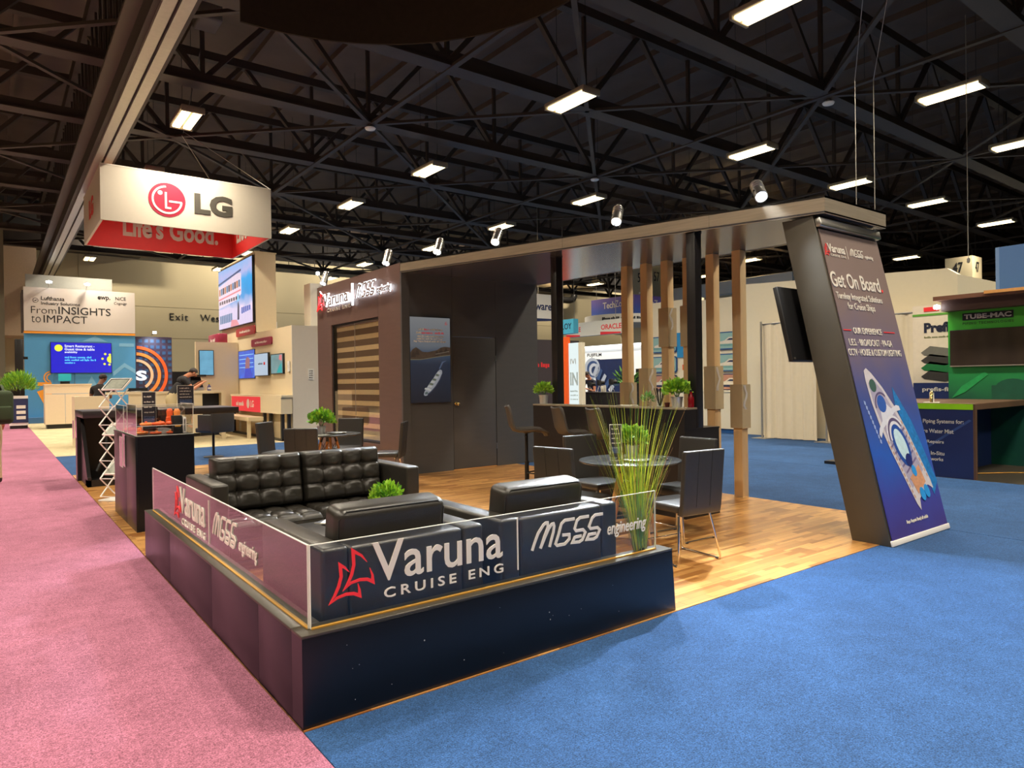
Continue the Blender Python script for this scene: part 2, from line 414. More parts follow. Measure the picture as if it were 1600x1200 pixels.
# the stand's parquet, plank by plank
fl = struct('wooden_floor', 'honey coloured oak strip floor of the stand')
B(fl, 'floor_base', mat('floor_underlay', S(110,70,34), .6), 0, 6.52, -.012, 10.99, -.03, -.004)
PL, PW = 1.3, .2
full = MB().box(-PL/2+.0008, PL/2-.0008, -PW/2+.0008, PW/2-.0008, -.006, .004).mesh('plank', M_parquet)
rows = 0; y = -.012; i = 0; stuffmb = MB()
def plank_piece(x0, x1, y0, y1, near):
    if near:
        if abs((x1-x0)-PL) < 1e-6 and abs((y1-y0)-PW) < 1e-6: me = full
        else:
            hx = (x1-x0)/2-.0008; hy = (y1-y0)/2-.0008
            me = MB().box(-hx, hx, -hy, hy, -.006, .004).mesh('plank', M_parquet)
        o = put('plank', me, fl); o.location = ((x0+x1)/2, (y0+y1)/2, 0)
    else: stuffmb.box(x0+.0008, x1-.0008, y0+.0008, y1-.0008, -.006, .004)
count = 0
while y < 10.99:
    y1 = min(y+PW, 10.99); x = -((i*.47) % 1.0)*PL
    while x < 6.52:
        a, b = max(0, x), min(6.52, x+PL)
        if b-a > .02:
            near = y < 8.6 and count < 298
            plank_piece(a, b, y, y1, near); count += near
        x += PL
    y = y1; i += 1
o = stuffmb.build('plank_rest', M_parquet, fl); o['kind'] = 'stuff'

# far walls ------------------------------------------------------------------
tag(B(None, 'wall_back', M_wallbeige, -45, 85, 46, 46.5, 2.45, 10.3), 'beige far wall above the exits', kind='structure')
MATS['wall_dark'] = mat('dark_back_wall', S(40,36,34), .8)
tag(B(None, 'wall_upper', MATS['wall_dark'], -45, 85, 46.2, 46.5, 10.3, 14), 'black wall band above the beige far wall', kind='structure')
lob = struct('lobby_wall', 'dim grey lobby wall seen under the far wall')
B(lob, 'lobby_panel', mat('lobby_paint', S(150,140,130), .7), -45, 85, 50, 50.3, 0, 3.2)
B(lob, 'lobby_ceiling', mat('lobby_ceiling_paint', S(120,112,110), .7), -45, 85, 46.5, 50, 3.0, 3.2)
tag(B(None, 'wall_left', MATS['wall_dark'], -45.4, -45, -14, 50, 0, 14), 'dark hall wall far to the left', kind='structure')
tag(B(None, 'wall_right', mat('far_side_wall', S(150,138,112), .8), 85, 85.4, -14, 50, 0, 14), 'hall side wall far to the right', kind='structure')
tag(B(None, 'wall_front', MATS['wall_dark'], -45, 85, -14.4, -14, 0, 14), 'hall wall behind the viewer', kind='structure')
tag(B(None, 'ceiling', M_roof, -45, 85, -14, 50, 12.6, 12.9), 'black roof deck of the hall', kind='structure')
# wall panel joints as proud strips on the beige wall
wj = struct('trim_1', 'fine joints across the beige far wall')
for z in (4.6, 6.6): B(wj, 'joint', mat('joint_line', S(160,148,118), .7), -30, 70, 45.985, 46, z, z+.03)
for x in (-3, 3.1, 13.0, 30, 42): B(wj, 'joint', MATS['joint_line'], x, x+.03, 45.985, 46, 2.45, 10.2)
pil = struct('wall_pilaster', 'pinkish beige wall block at the far left')
B(pil, 'block', mat('warm_wall', S(206,180,150), .7), -2.6, .92, 43.4, 46, 4.4, 9.6)
B(pil, 'beam_end', M_truss, -2.6, 6.4, 43.6, 46, 9.6, 10.4)
pip = struct('wall_pipe', 'dark pipe along the top of the beige far wall')
MB().tube([(2, 45.6, 9.75), (24, 45.6, 9.75)], .10, 8).build('pipe', M_truss, pip)
for k in range(12): MB().tube([(2.5+k*1.9, 45.6, 9.75), (2.5+k*1.9, 45.6, 11.2)], .03, 5).build('hanger', M_truss, pip)
ex = thing('exit_lettering', 'large dark exit lettering on the beige far wall', 'sign', (9.1, 45.98, 5.6))
text(ex, 'Exit', M_blackt, -1.0, .2, w=1.1, h=.44, spacing=1.15, ext=.02, bold=-.005); text(ex, 'West', M_blackt, .86, .2, w=1.4, h=.44, spacing=1.05, ext=.02, bold=-.005)
col = thing('grey_column', 'olive grey column at the left edge of the picture', 'column', (-.95, 36, 0))
MB().box(-.5, .32, -.4, .4, 0, 10).build('shaft', M_wallgrey, col, True, .02); B(col, 'base_collar', M_wallgrey, -.54, .36, -.44, .44, 0, .25)

# roof steel -----------------------------------------------------------------
web_me = None
CH = M_truss
def truss(Y, x0=-14.0, n=17, pan=4.25, zl=8.75, zu=11.2):
    t = struct('roof_truss', 'black steel roof truss across the hall', (0, Y, 0))
    if not hasattr(truss, 'me'):
        truss.chord = MB().box(0, n*pan, -.12, .12, -.12, .12).mesh('chord', CH)
        truss.plate = MB().box(0, n*pan, -.22, .22, -.02, .02).mesh('flange', CH)
        truss.me = [MB().bar((0,0,zl), (pan/2,0,zu), .13, .11).mesh('web', CH), MB().bar((pan/2,0,zu), (pan,0,zl), .13, .11).mesh('web', CH), MB().bar((0,0,zl), (0,0,zu), .09).mesh('web', CH)]
    for z in (zl, zu):
        o = put('chord', truss.chord, t); o.location = (x0, 0, z)
    o = put('flange', truss.plate, t); o.location = (x0, 0, zl-.14)
    for k in range(n):
        for me in truss.me:
            o = put('web', me, t); o.location = (x0+k*pan, 0, 0)
    return t
TY = [-2.0, 2.1, 6.2, 10.35, 14.45, 18.6, 22.7, 26.8, 30.9, 35, 39.1]
for Y in TY: truss(Y)
# flat diagonal bracing between the lower chords
def brace(a, b, z=8.62, wd=.11):
    return tag(MB().bar((a[0], a[1], z), (b[0], b[1], z), wd, .07).build('roof_brace', CH), 'slim black diagonal brace under the roof trusses', kind='structure')
NX = [-1.2+8.5*i for i in range(8)]; NY = [6.2, 14.45, 22.7, 30.9, 39.1]
for i, x in enumerate(NX):
    for j, yy in enumerate(NY):
        if i+1 < len(NX) and j+1 < len(NY):
            brace((x, yy), (NX[i+1], NY[j+1])); brace((NX[i+1], yy), (x, NY[j+1]))
        if j+1 < len(NY): brace((x, yy), (x, NY[j+1]), 8.60, .13)
for i in range(len(NX)-1):
    brace((NX[i], 6.2), (NX[i+1], -2.0)); brace((NX[i+1], 6.2), (NX[i], -2.0)); brace((NX[i], 6.2), (NX[i], -2), 8.60, .13)
# roof purlins
pm = MB().box(-.06, .06, -14, 49, -.10, .10).mesh('purlin', M_roof)
pr = struct('roof_purlins', 'thin black purlins under the roof deck')
for k in range(34):
    o = put('purlin', pm, pr); o.location = (-13+k*2.1, 0, 12.2)

# sliding partition track with its lattice truss -------------------------------
pt = struct('partition_track', 'long lattice beam with pale sliding wall rails', (1.12, 0, 0))
B(pt, 'beam', mat('brown_beam', (.028,.021,.016,1), .6), -.28, .28, 2, 43.3, 7.0, 7.55)
B(pt, 'upper_chord', M_truss, -.16, .16, 2, 43.3, 10.9, 11.3)
for dx in (-.11, .11): B(pt, 'rail', M_rail, dx-.085, dx+.085, 2, 43.3, 6.93, 7.02)
B(pt, 'side_flange', mat('flange_brown', (.06,.046,.034,1), .55), -.50, -.28, 2, 43.3, 7.35, 7.42)
sm = [MB().bar((0,0,7.5), (0,.42,10.95), .09, .05).mesh('strut', M_truss), MB().bar((0,.84,7.5), (0,.42,10.95), .09, .05).mesh('strut', M_truss)]
for k in range(48):
    for me in sm:
        o = put('strut', me, pt); o.location = (0, 2.4+k*.84, 0)

# hall lamps -------------------------------------------------------------------
lampA = MB().box(-.26, .26, -.68, .68, .03, .12).mesh('housing', mat('lamp_housing', S(150,140,120), .5), True, .02)
lampT = MB().box(-.09, .09, -.62, .62, -.035, .03).mesh('tube', M_lampglow, True, .02)
lampE = MB().box(-.26, .26, -.03, .03, -.04, .10).mesh('end_cap', MATS['lamp_housing'], True, .01)
lampW = MB().tube([(0,0,.1), (0,0,4.62)], .006, 5).mesh('hanging_wire', M_darkm)
def hall_lamp(x, y, label):
    t = thing('hall_lamp', label, 'lamp', (x, y, 8.0), 0, 'hanging hall lamps')
    put('housing', lampA, t)
    for s in (-1, 1):
        o = put('tube', lampT, t); o.location = (s*.125, 0, 0)
        o = put('end_cap', lampE, t); o.location = (0, s*.66, 0)
        o = put('hanging_wire', lampW, t); o.location = (0, s*.5, 0)
    ld = bpy.data.lights.new('lamp_light', 'AREA'); ld.shape = 'RECTANGLE'; ld.size = .5; ld.size_y = 1.25
    ld.energy = LAMP_W; ld.color = WARM; ld.spread = math.radians(140)
    l = bpy.data.objects.new('lamp_light', ld); COL.objects.link(l); l.parent = t; l.location = (0, 0, -.06)
    return t
VIS = {(2.8,15.2): 'above the white hanging sign', (9.4,20.5): 'left of the middle, second in the left column', (9.7,15.4): 'left of the centre, above the canopy spotlights', (9.8,9.0): 'large one at the upper middle', (9.0,25.8): 'right of the white hanging sign',
 (16.1,20.4): 'just above the canopy left of the middle', (16.0,25.9): 'low behind the canopy spotlights at the left', (15.2,31.8): 'lowest and smallest at the left behind the canopy', (16.2,15.2): 'right of the centre, above the canopy', (16.5,8.7): 'upper right of the dazzling spotlight', (9.9,3.9): 'cut by the top picture edge',
 (16.7,3.6): 'large one at the upper right', (22.2,8.7): 'above the canopy end', (27.2,8.3): 'right of the canopy end', (33.5,8.1): 'low at the right above the blue box', (39.3,14.2): 'right beside the leaning banner top', (22.2,3.9): 'cut by the right picture edge', (32.4,19.5): 'seen under the canopy right of the last beech post',
 (31.6,30.8): 'seen under the canopy beside the far bar post', (35.1,24.6): 'seen under the canopy behind the black post'}
for (x, y), lab in VIS.items(): hall_lamp(x, y, 'warm twin tube hall lamp '+lab)
for (x, y) in [(22.3,15.0),(27.6,14.6),(2.8,8.9),(2.8,-1.6),(9.8,-1.6),(16.6,-1.6),(22.3,-1.6),(2.8,-7.0),(9.8,-7.0),(16.6,-7.0),(-4.0,-7.0),(-4.0,-1.6),(-4.0,4.0),(-4.0,9.5),(-4.0,15.2),(-4.0,20.5),(-4.0,26.0),(-4.0,31.8),(-10.5,-4.0),(-10.5,4.0),(-10.5,12),(-10.5,20.5),(2.9,20.6),(2.9,26),(2.9,31.8),(9.1,31.8),(2.9,37.5),(9.1,37.5),(15.6,37.5),(22.3,31.2),(22.3,25.9),(22.3,37.5)]:
    hall_lamp(x, y, 'warm twin tube hall lamp hidden behind signs and steel or outside the frame')
# washer lamps added high in the roof to brighten the beige far wall
wwm = MB().box(-.5,.5,-.12,.12,0,.16).mesh('housing', M_darkm); wwl = MB().box(-.46,.46,.09,.125,-.01,.10).mesh('lens', M_lampglow)
for k, x in enumerate((5, 12, 20, 30, 40, 50)):
    t = thing('added_washer', 'slim washer lamp added to brighten the beige far wall', 'lamp', (x, 41.6, 11.0), 0, 'added wall lamps'); put('housing', wwm, t); MB().tube([(0,0,.16),(0,0,1.6)], .02, 6).build('rod', M_darkm, t)
    ld = bpy.data.lights.new('added_wash_light', 'AREA'); ld.shape = 'RECTANGLE'; ld.size = .9; ld.size_y = .2; ld.energy = 210; ld.color = WARM; ld.spread = math.radians(160)
    l = bpy.data.objects.new('added_wash_light', ld); COL.objects.link(l); l.parent = t; l.location = (0, .14, -.05); l.rotation_euler = (math.radians(62), 0, 0)
# small sprinkler covers and sensors on the brace nodes
for k, (x, y) in enumerate([(7.3,14.45),(15.8,14.45),(16.1,6.2)]):
    t = thing('ceiling_sensor', 'small white round sensor under the roof '+('left of the centre', 'above the canopy middle', 'above the dazzling spotlight')[k], 'sensor', (x, y, 8.46), 0, 'roof sensors')
    MB().lathe([(.0,0),(.13,.01),(.15,.05),(.1,.09),(0,.09)], 16).build('cover', M_whiteg, t, True); MB().cyl(.03, .08, .14, 8).build('stem', M_whiteg, t)

# dark curved banner hanging overhead
cb = thing('curved_banner', 'dark curved fabric banner hanging high above the stand', 'banner', (1.5, 2.9, 6.0))
N_ = 36; vs = []; fs = []; R0 = 2.95
for i in range(N_+1):
    a = math.radians(91-(100*i/N_))
    for r in (R0, R0+.03):
        for z in (0, 1.5): vs.append((r*math.cos(a), r*math.sin(a), z))
for i in range(N_):
    a = i*4; b = a+4
    fs += [(a, b, b+1, a+1), (a+2, a+3, b+3, b+2), (a, a+2, b+2, b), (a+1, b+1, b+3, a+3)]
fs += [(0,1,3,2), (N_*4, N_*4+2, N_*4+3, N_*4+1)]
MB().add(vs, fs).build('fabric', mat('dark_fabric', (.03,.024,.016,1), .9, var=.2, spec=.1), cb, True)
MB().tube([((R0+.015)*math.cos(math.radians(91-5*i)), (R0+.015)*math.sin(math.radians(91-5*i)), 1.5) for i in range(21)], .03, 6).build('top_tube', M_darkm, cb, True)
for a in (85, 50, 15): MB().tube([(R0*math.cos(math.radians(a)), R0*math.sin(math.radians(a)), 1.5), (R0*.6*math.cos(math.radians(a)), R0*.6*math.sin(math.radians(a)), 5.0)], .006, 5).build('wire', M_darkm, cb)
# rigging wires at the right
for k, (x, y, x2, y2) in enumerate([(12.0,3.5,9.0,1.5),(12.3,3.3,9.6,1.2),(15.0,2.7,None,None),(17.5,1.9,None,None)]):
    t = thing('rigging_wire', ['thin rigging wire bent towards the front, left one', 'thin rigging wire bent towards the front, right one', 'single vertical rigging wire left of the blue hanging box', 'single vertical rigging wire above the blue hanging box'][k], 'wire', (x, y, 3.9))
    MB().tube([(0,0,0), (0,0,3.2)] + ([(x2-x, y2-y, 6.5)] if x2 else [(0,0,5)]), .008, 5).build('steel_wire', M_rail, t)
    MB().lathe([(0,0),(.03,.02),(.03,.1),(0,.12)], 8, (0,0,-.1)).build('end_hook', M_rail, t)

# ================================================================== THE STAND
# low plinth wall ---------------------------------------------------------------
pw = thing('plinth_wall', 'low black plinth wall around the leather seats, glossy sides', 'plinth')
fb = MB().hexa([(0.002,0,0),(2.46,0,0),(2.46,.13,0),(0.002,.13,0)], [(0.002,0,.395),(2.43,0,.395),(2.43,.13,.395),(0.002,.13,.395)]).build('front_board', M_plinth, pw, True, .003)
for y0, y1 in ((.0, .62), (.622, 1.55), (1.552, 2.8), (2.802, 3.88)):
    B(pw, 'side_board', M_plinth, 0, .13, y0+(.131 if y0 == 0 else 0), y1, 0, .395, .002)
MB().box(0, .002, 0, .131, 0, .395).build('corner_edge', M_plinth, pw)
B(pw, 'front_cap', M_cap, -.002, 2.432, -.002, .132, .395, .41, .003); B(pw, 'side_cap', M_cap, -.002, .132, .134, 3.882, .395, .41, .003)
scr = MB()
for k in range(16):
    x = random.uniform(.1, 2.35); z = random.uniform(.05, .37); s = random.uniform(.0015, .004)
    scr.poly_xz(disc(x, z, s, 6), -.0012, -.0003)
scr.build('scuff_marks', mat('scuff', S(150,150,156), .6), pw)

def brand_glass(name, label, loc, rz, length, x_logo):
    """clear panel in local xz plane facing -y, logo starting x_logo from its left end"""
    t = thing(name, label, 'glass barrier', loc, rz)
    B(t, 'pane', M_glass, 0, length, 0, .010, 0, .37)
    e = .005
    B(t, 'top_edge', M_edge, 0, length, 0, .010, .37, .373)
    B(t, 'end_edge', M_edge, -.003, 0, 0, .010, 0, .373); B(t, 'end_edge', M_edge, length, length+.003, 0, .010, 0, .373)
    B(t, 'gold_reflection', M_gold, 0, length, -.004, .014, -.002, .004)  # gold strip stands in for the reflection of the glass edge
    x = x_logo
    sail_logo(t, M_red, x, .095, .215, .225)
    text(t, 'Varuna', M_letter, x+.212, .148, w=.755, h=.19, bold=.008, name='wordmark')
    text(t, 'CRUISE ENG', M_letter, x+.27, .067, w=.70, h=.048, bold=.010, spacing=1.45, name='subline')
    B(t, 'divider', M_letter, x+1.066, x+1.074, -.005, -.002, .061, .347)
    mess_logo(t, M_letter, x+1.17, .145, .925, .15)
    return t
brand_glass('glass_barrier', 'clear glass panel with large white and red lettering in front of the armchairs', (.062, .052, .413), 0, 2.27, .084)
brand_glass('glass_barrier', 'clear glass panel with white lettering along the pink carpet', (.052, 3.80, .413), -PI/2, 3.73, .92)

# dark walls of the stand -----------------------------------------------------------
bw = struct('wall_door', 'matt black wall with a flush door')
Zt = 3.29
B(bw, 'panel', M_char, 4.22, 5.175, 7.0, 7.12, 0, Zt); B(bw, 'panel', M_char, 5.178, 6.082, 7.0, 7.12, 2.28, Zt); B(bw, 'panel', M_char, 6.085, 7.04, 7.0, 7.12, 0, Zt)
B(bw, 'corner_post', M_char, 4.2, 4.34, 6.955, 7.0, 0, Zt)
B(bw, 'base_gap', M_beech, 5.18, 6.08, 7.003, 7.1, 0, .012)
dr = tag(struct('door_1', 'flush black door with brass knob', (5.18, 7.0, .012)), None)
B(dr, 'leaf', M_char, .004, .896, .004, .05, .004, 2.26, .003)
kn = MB().lathe([(0,0),(.03,0),(.03,.008),(.012,.012),(.012,.04),(.028,.05),(.034,.068),(.026,.085),(0,.09)], 16).xf(Matrix.Translation((.055, .004, 1.12)) @ Matrix.Rotation(PI/2, 4, 'X')).build('door_knob', M_brass, dr, True)
for z in (.35, 1.9): B(dr, 'hinge', M_steel, .893, .905, -.004, .006, z-.05, z+.05)
pwl = struct('wall_window', 'espresso brown end wall with a tall window')
# wall in pieces round the window opening (Y 7.80-9.85, z .45-2.64)
for n_, y0, y1, z0, z1 in (('panel',7.0,7.80,0,3.44),('panel',9.85,10.55,0,3.44),('panel',7.802,9.848,2.64,3.44),('panel',7.802,9.848,0,.45)):
    B(pwl, n_, M_brown, 4.2, 4.32, y0, y1, z0, z1)
B(pwl, 'return_wall', M_brown, 4.32, 7.0, 10.43, 10.55, 0, 3.3)
for z in (2.86,): pass
wn = struct('window_1', 'tall dark framed window with striped blind behind it', (4.2, 9.85, .45))
wn.rotation_euler = (0, 0, -PI/2)
W_, H_ = 2.05, 2.19
for x0, x1, z0, z1 in ((0,.05,0,H_),(W_-.03,W_,0,H_),(.05,W_-.03,H_-.03,H_),(.05,W_-.03,0,.04)): B(wn, 'window_frame', M_dark, x0, x1, .02, .10, z0, z1)
B(wn, 'pane', M_win, .05, W_-.03, .03, .036, .04, H_-.03)
B(wn, 'mullion', M_rail, 1.02, 1.028, .024, .03, .04, H_-.03)
sl = MB().box(.06, W_-.04, .09, .098, 0, .115).mesh('blind_slat', mat('brown_blind', S(112,92,74), .8)); sl2 = MB().box(.06, W_-.04, .088, .094, 0, .085).mesh('blind_slat', mat('cream_blind', S(214,194,150), .8))
z = .05; k = 0
while z < H_-.12:
    o = put('blind_slat', sl if k % 2 else sl2, wn); o.location = (0, 0, z); z += .115 if k % 2 else .085; k += 1
# halo-lit lettering on the brown wall
hs = thing('halo_sign', 'halo lit white and red letters high on the brown wall', 'sign', (4.198, 10.45, 2.9), -PI/2)
M_halo = mat('halo_letter_lit', S(235,240,245), .4, emit=1.6, emitcol=(.85,.93,1,1)); M_halor = mat('halo_red_lit', S(230,40,40), .4, emit=1.2)
M_face = mat('letter_face', S(120,96,84), .5)
sail_logo(hs, M_halor, .0, .06, .36, .36, -.03, .02)
text(hs, 'Varuna', M_halo, .34, .10, w=1.24, h=.26, y=-.03, bold=.035, ext=.012, name='wordmark')
text(hs, 'Varuna', M_face, .345, .115, w=1.20, h=.235, y=-.056, bold=.004, ext=.003, name='letter_face')
text(hs, 'CRUISE ENG', M_letter, .45, .0, w=1.1, h=.07, y=-.01, bold=.012, ext=.006, spacing=1.4, name='subline')
B(hs, 'divider', M_halo, 1.68, 1.72, -.05, -.02, .02, .42)
mess_logo(hs, M_halo, 1.86, .13, 1.36, .25, -.03, .02)
mess_logo(hs, M_face, 1.875, .125, 1.34, .24, -.053, .006)
for (x, z, wd) in ((.2,.22,.4),(.95,.2,1.2),(1.7,.22,.1),(2.5,.22,1.3)):
    ld = bpy.data.lights.new('halo_light', 'AREA'); ld.shape = 'RECTANGLE'; ld.size = wd; ld.size_y = .16; ld.energy = 3.0*wd; ld.color = (.8,.92,1)
    l = bpy.data.objects.new('halo_light', ld); COL.objects.link(l); l.parent = hs; l.location = (x, -.018, z); l.rotation_euler = (-PI/2, 0, 0)

# canopy ------------------------------------------------------------------------------
cy = thing('canopy', 'long walnut brown canopy running from the brown wall to the leaning banner', 'canopy')
def cz(Y): return 3.04+.0367*(Y-.46)
A_ = (4.2, 6.99); B_ = (5.2, .45); C_ = (6.42, .45); D_ = (7.05, 6.99)
TH = .165
def fpt(Y): return (4.2+(6.99-Y)*.1529, Y)
def quadprism(mb, pts, dz0, dz1):
    lo = [(x, y, cz(y)+dz0) for x, y in pts]; hi = [(x, y, cz(y)+dz1) for x, y in pts]
    return mb.hexa(lo, hi)
quadprism(MB(), [A_, (fpt(.45)), C_, D_], 0.004, .02).build('soffit', mat('black_soffit', (.075,.075,.09,1), .22, var=.1, scale=2), cy)
quadprism(MB(), [A_, fpt(.45), C_, D_], TH-.02, TH).build('top_deck', M_black, cy)
segs = [6.99, 3.62, 1.62, .45]
for a, b in zip(segs[:-1], segs[1:]):
    p, q = fpt(a-.002), fpt(b+.002)
    quadprism(MB(), [p, q, (q[0]+.02, q[1]), (p[0]+.02, p[1])], 0, TH).build('fascia_board', M_fascia, cy)
quadprism(MB(), [(5.2,.45), (6.42,.45), (6.42,.47), (5.2,.47)], 0, TH).build('end_board', M_fascia, cy)
quadprism(MB(), [(6.40,.47), (6.42,.47), (7.05,6.99), (7.03,6.99)], 0, TH).build('rear_board', M_fascia, cy)

# leaning banner column ------------------------------------------------------------------
lc = thing('leaning_column', 'leaning black column carrying the tall ship banner', 'column', (5.2, -.11, 0))
Hc = 3.035; dY = .68
MB().hexa([(0,0,0),(1.2,0,0),(1.2,.34,0),(0,.34,0)], [(0,dY,Hc),(1.2,dY,Hc),(1.2,dY+.32,Hc),(0,dY+.32,Hc)]).build('column_body', mat('umber_board', (.07,.06,.044,1), .45, var=.2, scale=3), lc, True, .004)
bn = thing('ship_banner', 'tall printed banner of a cruise ship seen from above on the leaning column', 'banner', (5.2, -.112, 0))
ang = math.atan2(dY, Hc); bn.rotation_euler = (-ang, 0, 0)
Lb = math.hypot(Hc, dY)
# printed cloth: colour bands as a procedural vertical ramp
def ramp_mat(name, stops, axis=2, lo=0, hi=1, rough=.55, noise=.25, emit=0):
    m = bpy.data.materials.new(name); m.use_nodes = True; nt = m.node_tree; N = nt.nodes; L = nt.links; b = N['Principled BSDF']
    b.inputs['Roughness'].default_value = rough
    tc = N.new('ShaderNodeTexCoord'); sp = N.new('ShaderNodeSeparateXYZ'); L.new(tc.outputs['Object'], sp.inputs[0])
    mr = N.new('ShaderNodeMapRange'); mr.inputs[1].default_value = lo; mr.inputs[2].default_value = hi; L.new(sp.outputs[axis], mr.inputs[0])
    nz = N.new('ShaderNodeTexNoise'); nz.inputs['Scale'].default_value = 2.0; nz.inputs['Detail'].default_value = 4; L.new(tc.outputs['Object'], nz.inputs['Vector'])
    ma = N.new('ShaderNodeMath'); ma.operation = 'MULTIPLY_ADD'; ma.inputs[1].default_value = noise; L.new(nz.outputs['Fac'], ma.inputs[0]); 
    sb = N.new('ShaderNodeMath'); sb.operation = 'SUBTRACT'; sb.inputs[1].default_value = noise/2; L.new(mr.outputs[0], sb.inputs[0]); L.new(sb.outputs[0], ma.inputs[2])
    cr = N.new('ShaderNodeValToRGB'); el = cr.color_ramp.elements
    while len(el) < len(stops): el.new(.5)
    for e, (p, c) in zip(el, stops): e.position = p; e.color = c
    L.new(ma.outputs[0], cr.inputs[0]); L.new(cr.outputs[0], b.inputs['Base Color'])
    if emit:
        b.inputs['Emission Strength'].default_value = emit; L.new(cr.outputs[0], b.inputs['Emission Color']); L.remove(b.inputs['Base Color'].links[0]); b.inputs['Base Color'].default_value = (.012,.012,.014,1)
    MATS[name] = m; return m
M_banner = ramp_mat('banner_print', [(0, S(64,50,124)), (.12, S(60,62,150)), (.25, S(36,88,182)), (.42, S(60,78,146)), (.55, S(104,94,122)), (.75, S(124,104,100)), (1, S(118,98,90))], 2, 0, Lb, .5, .18)
B(bn, 'cloth', M_banner, .03, 1.18, -.012, -.004, .05, Lb-.13)
B(bn, 'top_cassette', M_steel, .0, 1.2, -.06, -.002, Lb-.12, Lb-.03, .012); B(bn, 'foot_bar', M_whiteg, .0, 1.2, -.02, -.002, 0.0, .05, .004)
def bz(f): return f*Lb
Y0 = -.014
sail_logo(bn, M_red, .03, bz(.872), .095, .12, Y0); text(bn, 'Varuna', M_letter, .105, bz(.886), w=.32, h=.085, y=Y0, bold=.015, name='wordmark')
text(bn, 'CRUISE ENG', M_letter, .14, bz(.873), w=.28, h=.022, y=Y0, spacing=1.4, name='subline'); B(bn, 'divider', M_letter, .462, .468, Y0-.003, Y0, bz(.872), bz(.915))
mess_logo(bn, M_letter, .52, bz(.885), .47, .08, Y0)
text(bn, 'Get On Board', M_letter, .025, bz(.772), w=.96, h=.155, y=Y0, bold=.012, name='headline'); flat(bn, 'full_stop', M_red, disc(1.02, bz(.772)+.02, .017, 12), Y0)
text(bn, 'Turnkey Integrated Solutions', M_letter, .06, bz(.728), w=.90, h=.088, y=Y0, bold=.004, name='subhead'); text(bn, 'for Cruise Ships', M_letter, .23, bz(.697), w=.53, h=.088, y=Y0, bold=.004, name='subhead')
text(bn, 'OUR EXPERIENCE', M_letter, .22, bz(.626), w=.56, h=.062, y=Y0, bold=.012, name='heading')
for x0, x1 in ((.04,.18),(.83,1.06)): B(bn, 'red_rule', M_red, x0, x1, Y0-.003, Y0, bz(.635), bz(.638))
text(bn, 'L.E.S. \u00b7 BROADCAST \u00b7 PA-GA', M_letter, .09, bz(.588), w=.85, h=.066, y=Y0, bold=.006, name='text_line'); text(bn, 'CCTV \u00b7 HOUSE & CUSTOM LIGHTING', M_letter, .035, bz(.557), w=1.05, h=.066, y=Y0, bold=.006, name='text_line')
illegible(bn, M_letter, .36, bz(.050), .44, .03, y=Y0, seed=11, name='web_address')
# ship seen from above: layered flat print
sx, sz_, sa, sk = .60, bz(.29), math.radians(-26), 1.40
def ship(pts): return [(sx+sk*(a*math.cos(sa)+b*math.sin(sa)), sz_+sk*(-a*math.sin(sa)+b*math.cos(sa))) for a, b in pts]
hull = [(-.155,-.40),(-.14,-.46),(-.09,-.40),(.09,-.40),(.14,-.46),(.155,-.40),(.16,0),(.145,.2),(.11,.36),(.055,.5),(.02,.555),(-.02,.555),(-.055,.5),(-.11,.36),(-.145,.2),(-.16,0)]
MATm = lambda n, c, r=.5, v=.15: mat(n, c, r, var=v, scale=30)
flat(bn, 'ship_wake', MATm('print_wake', S(30,120,190), v=.5), ship([(.12,-.5),(.24,-.46),(.28,0),(.24,.3),(.17,.2)]), Y0, .0006)
flat(bn, 'ship_hull', MATm('print_hull', S(206,200,206), v=.12), ship(hull), Y0-.0008, .0006)
flat(bn, 'ship_deck', MATm('print_violet', S(168,162,186)), ship([(-.12,-.30),(.12,-.30),(.125,.08),(.09,.34),(.04,.47),(-.04,.47),(-.09,.34),(-.125,.08)]), Y0-.0016, .0006)
flat(bn, 'ship_helipad', MATm('print_green', S(58,92,84)), ship(disc(0, .43, .045, 16)), Y0-.0026, .0006)
flat(bn, 'ship_bridge', MATm('print_white', S(214,216,228), v=.1), ship([(-.20,.135),(-.12,.165),(.12,.165),(.20,.135),(.205,.165),(.17,.19),(.09,.205),(.05,.27),(-.05,.27),(-.09,.205),(-.17,.19),(-.205,.165)]), Y0-.0026, .0006)
flat(bn, 'ship_terrace', MATm('print_blue', S(46,92,176)), ship(disc(0, .29, .06, 16)), Y0-.0036, .0006)
flat(bn, 'ship_pool_deck', MATm('print_blue2', S(30,76,160)), ship(disc(0, -.03, .098, 24, .16)), Y0-.0026, .0006)
flat(bn, 'ship_dome', MATm('print_ice', S(196,226,236), v=.2), ship(disc(0, -.03, .065, 24, .12)), Y0-.0036, .0006)
flat(bn, 'ship_funnel', MATm('print_navy', S(26,40,110)), ship(disc(0, -.15, .045, 16)), Y0-.0046, .0006)
flat(bn, 'ship_sun_deck', MATm('print_sand', S(208,150,112), v=.3), ship([(-.08,-.37),(.08,-.37),(.09,-.24),(-.09,-.24)]), Y0-.0026, .0006)
for px, pz_, r in ((0,-.235,.03),(-.03,-.40,.035),(.04,-.42,.035)): flat(bn, 'ship_pool', MATm('print_pool', S(40,150,226)), ship(disc(px, pz_, r, 12, r*1.4)), Y0-.0046, .0006)
for k in range(6): flat(bn, 'deck_line', MATm('print_violet2', S(112,100,140)), ship([(-.135+.008*k, .02-.055*k), (.135-.008*k, .02-.055*k), (.135-.008*k, .035-.055*k), (-.135+.008*k, .035-.055*k)]), Y0-.0021, .0004)
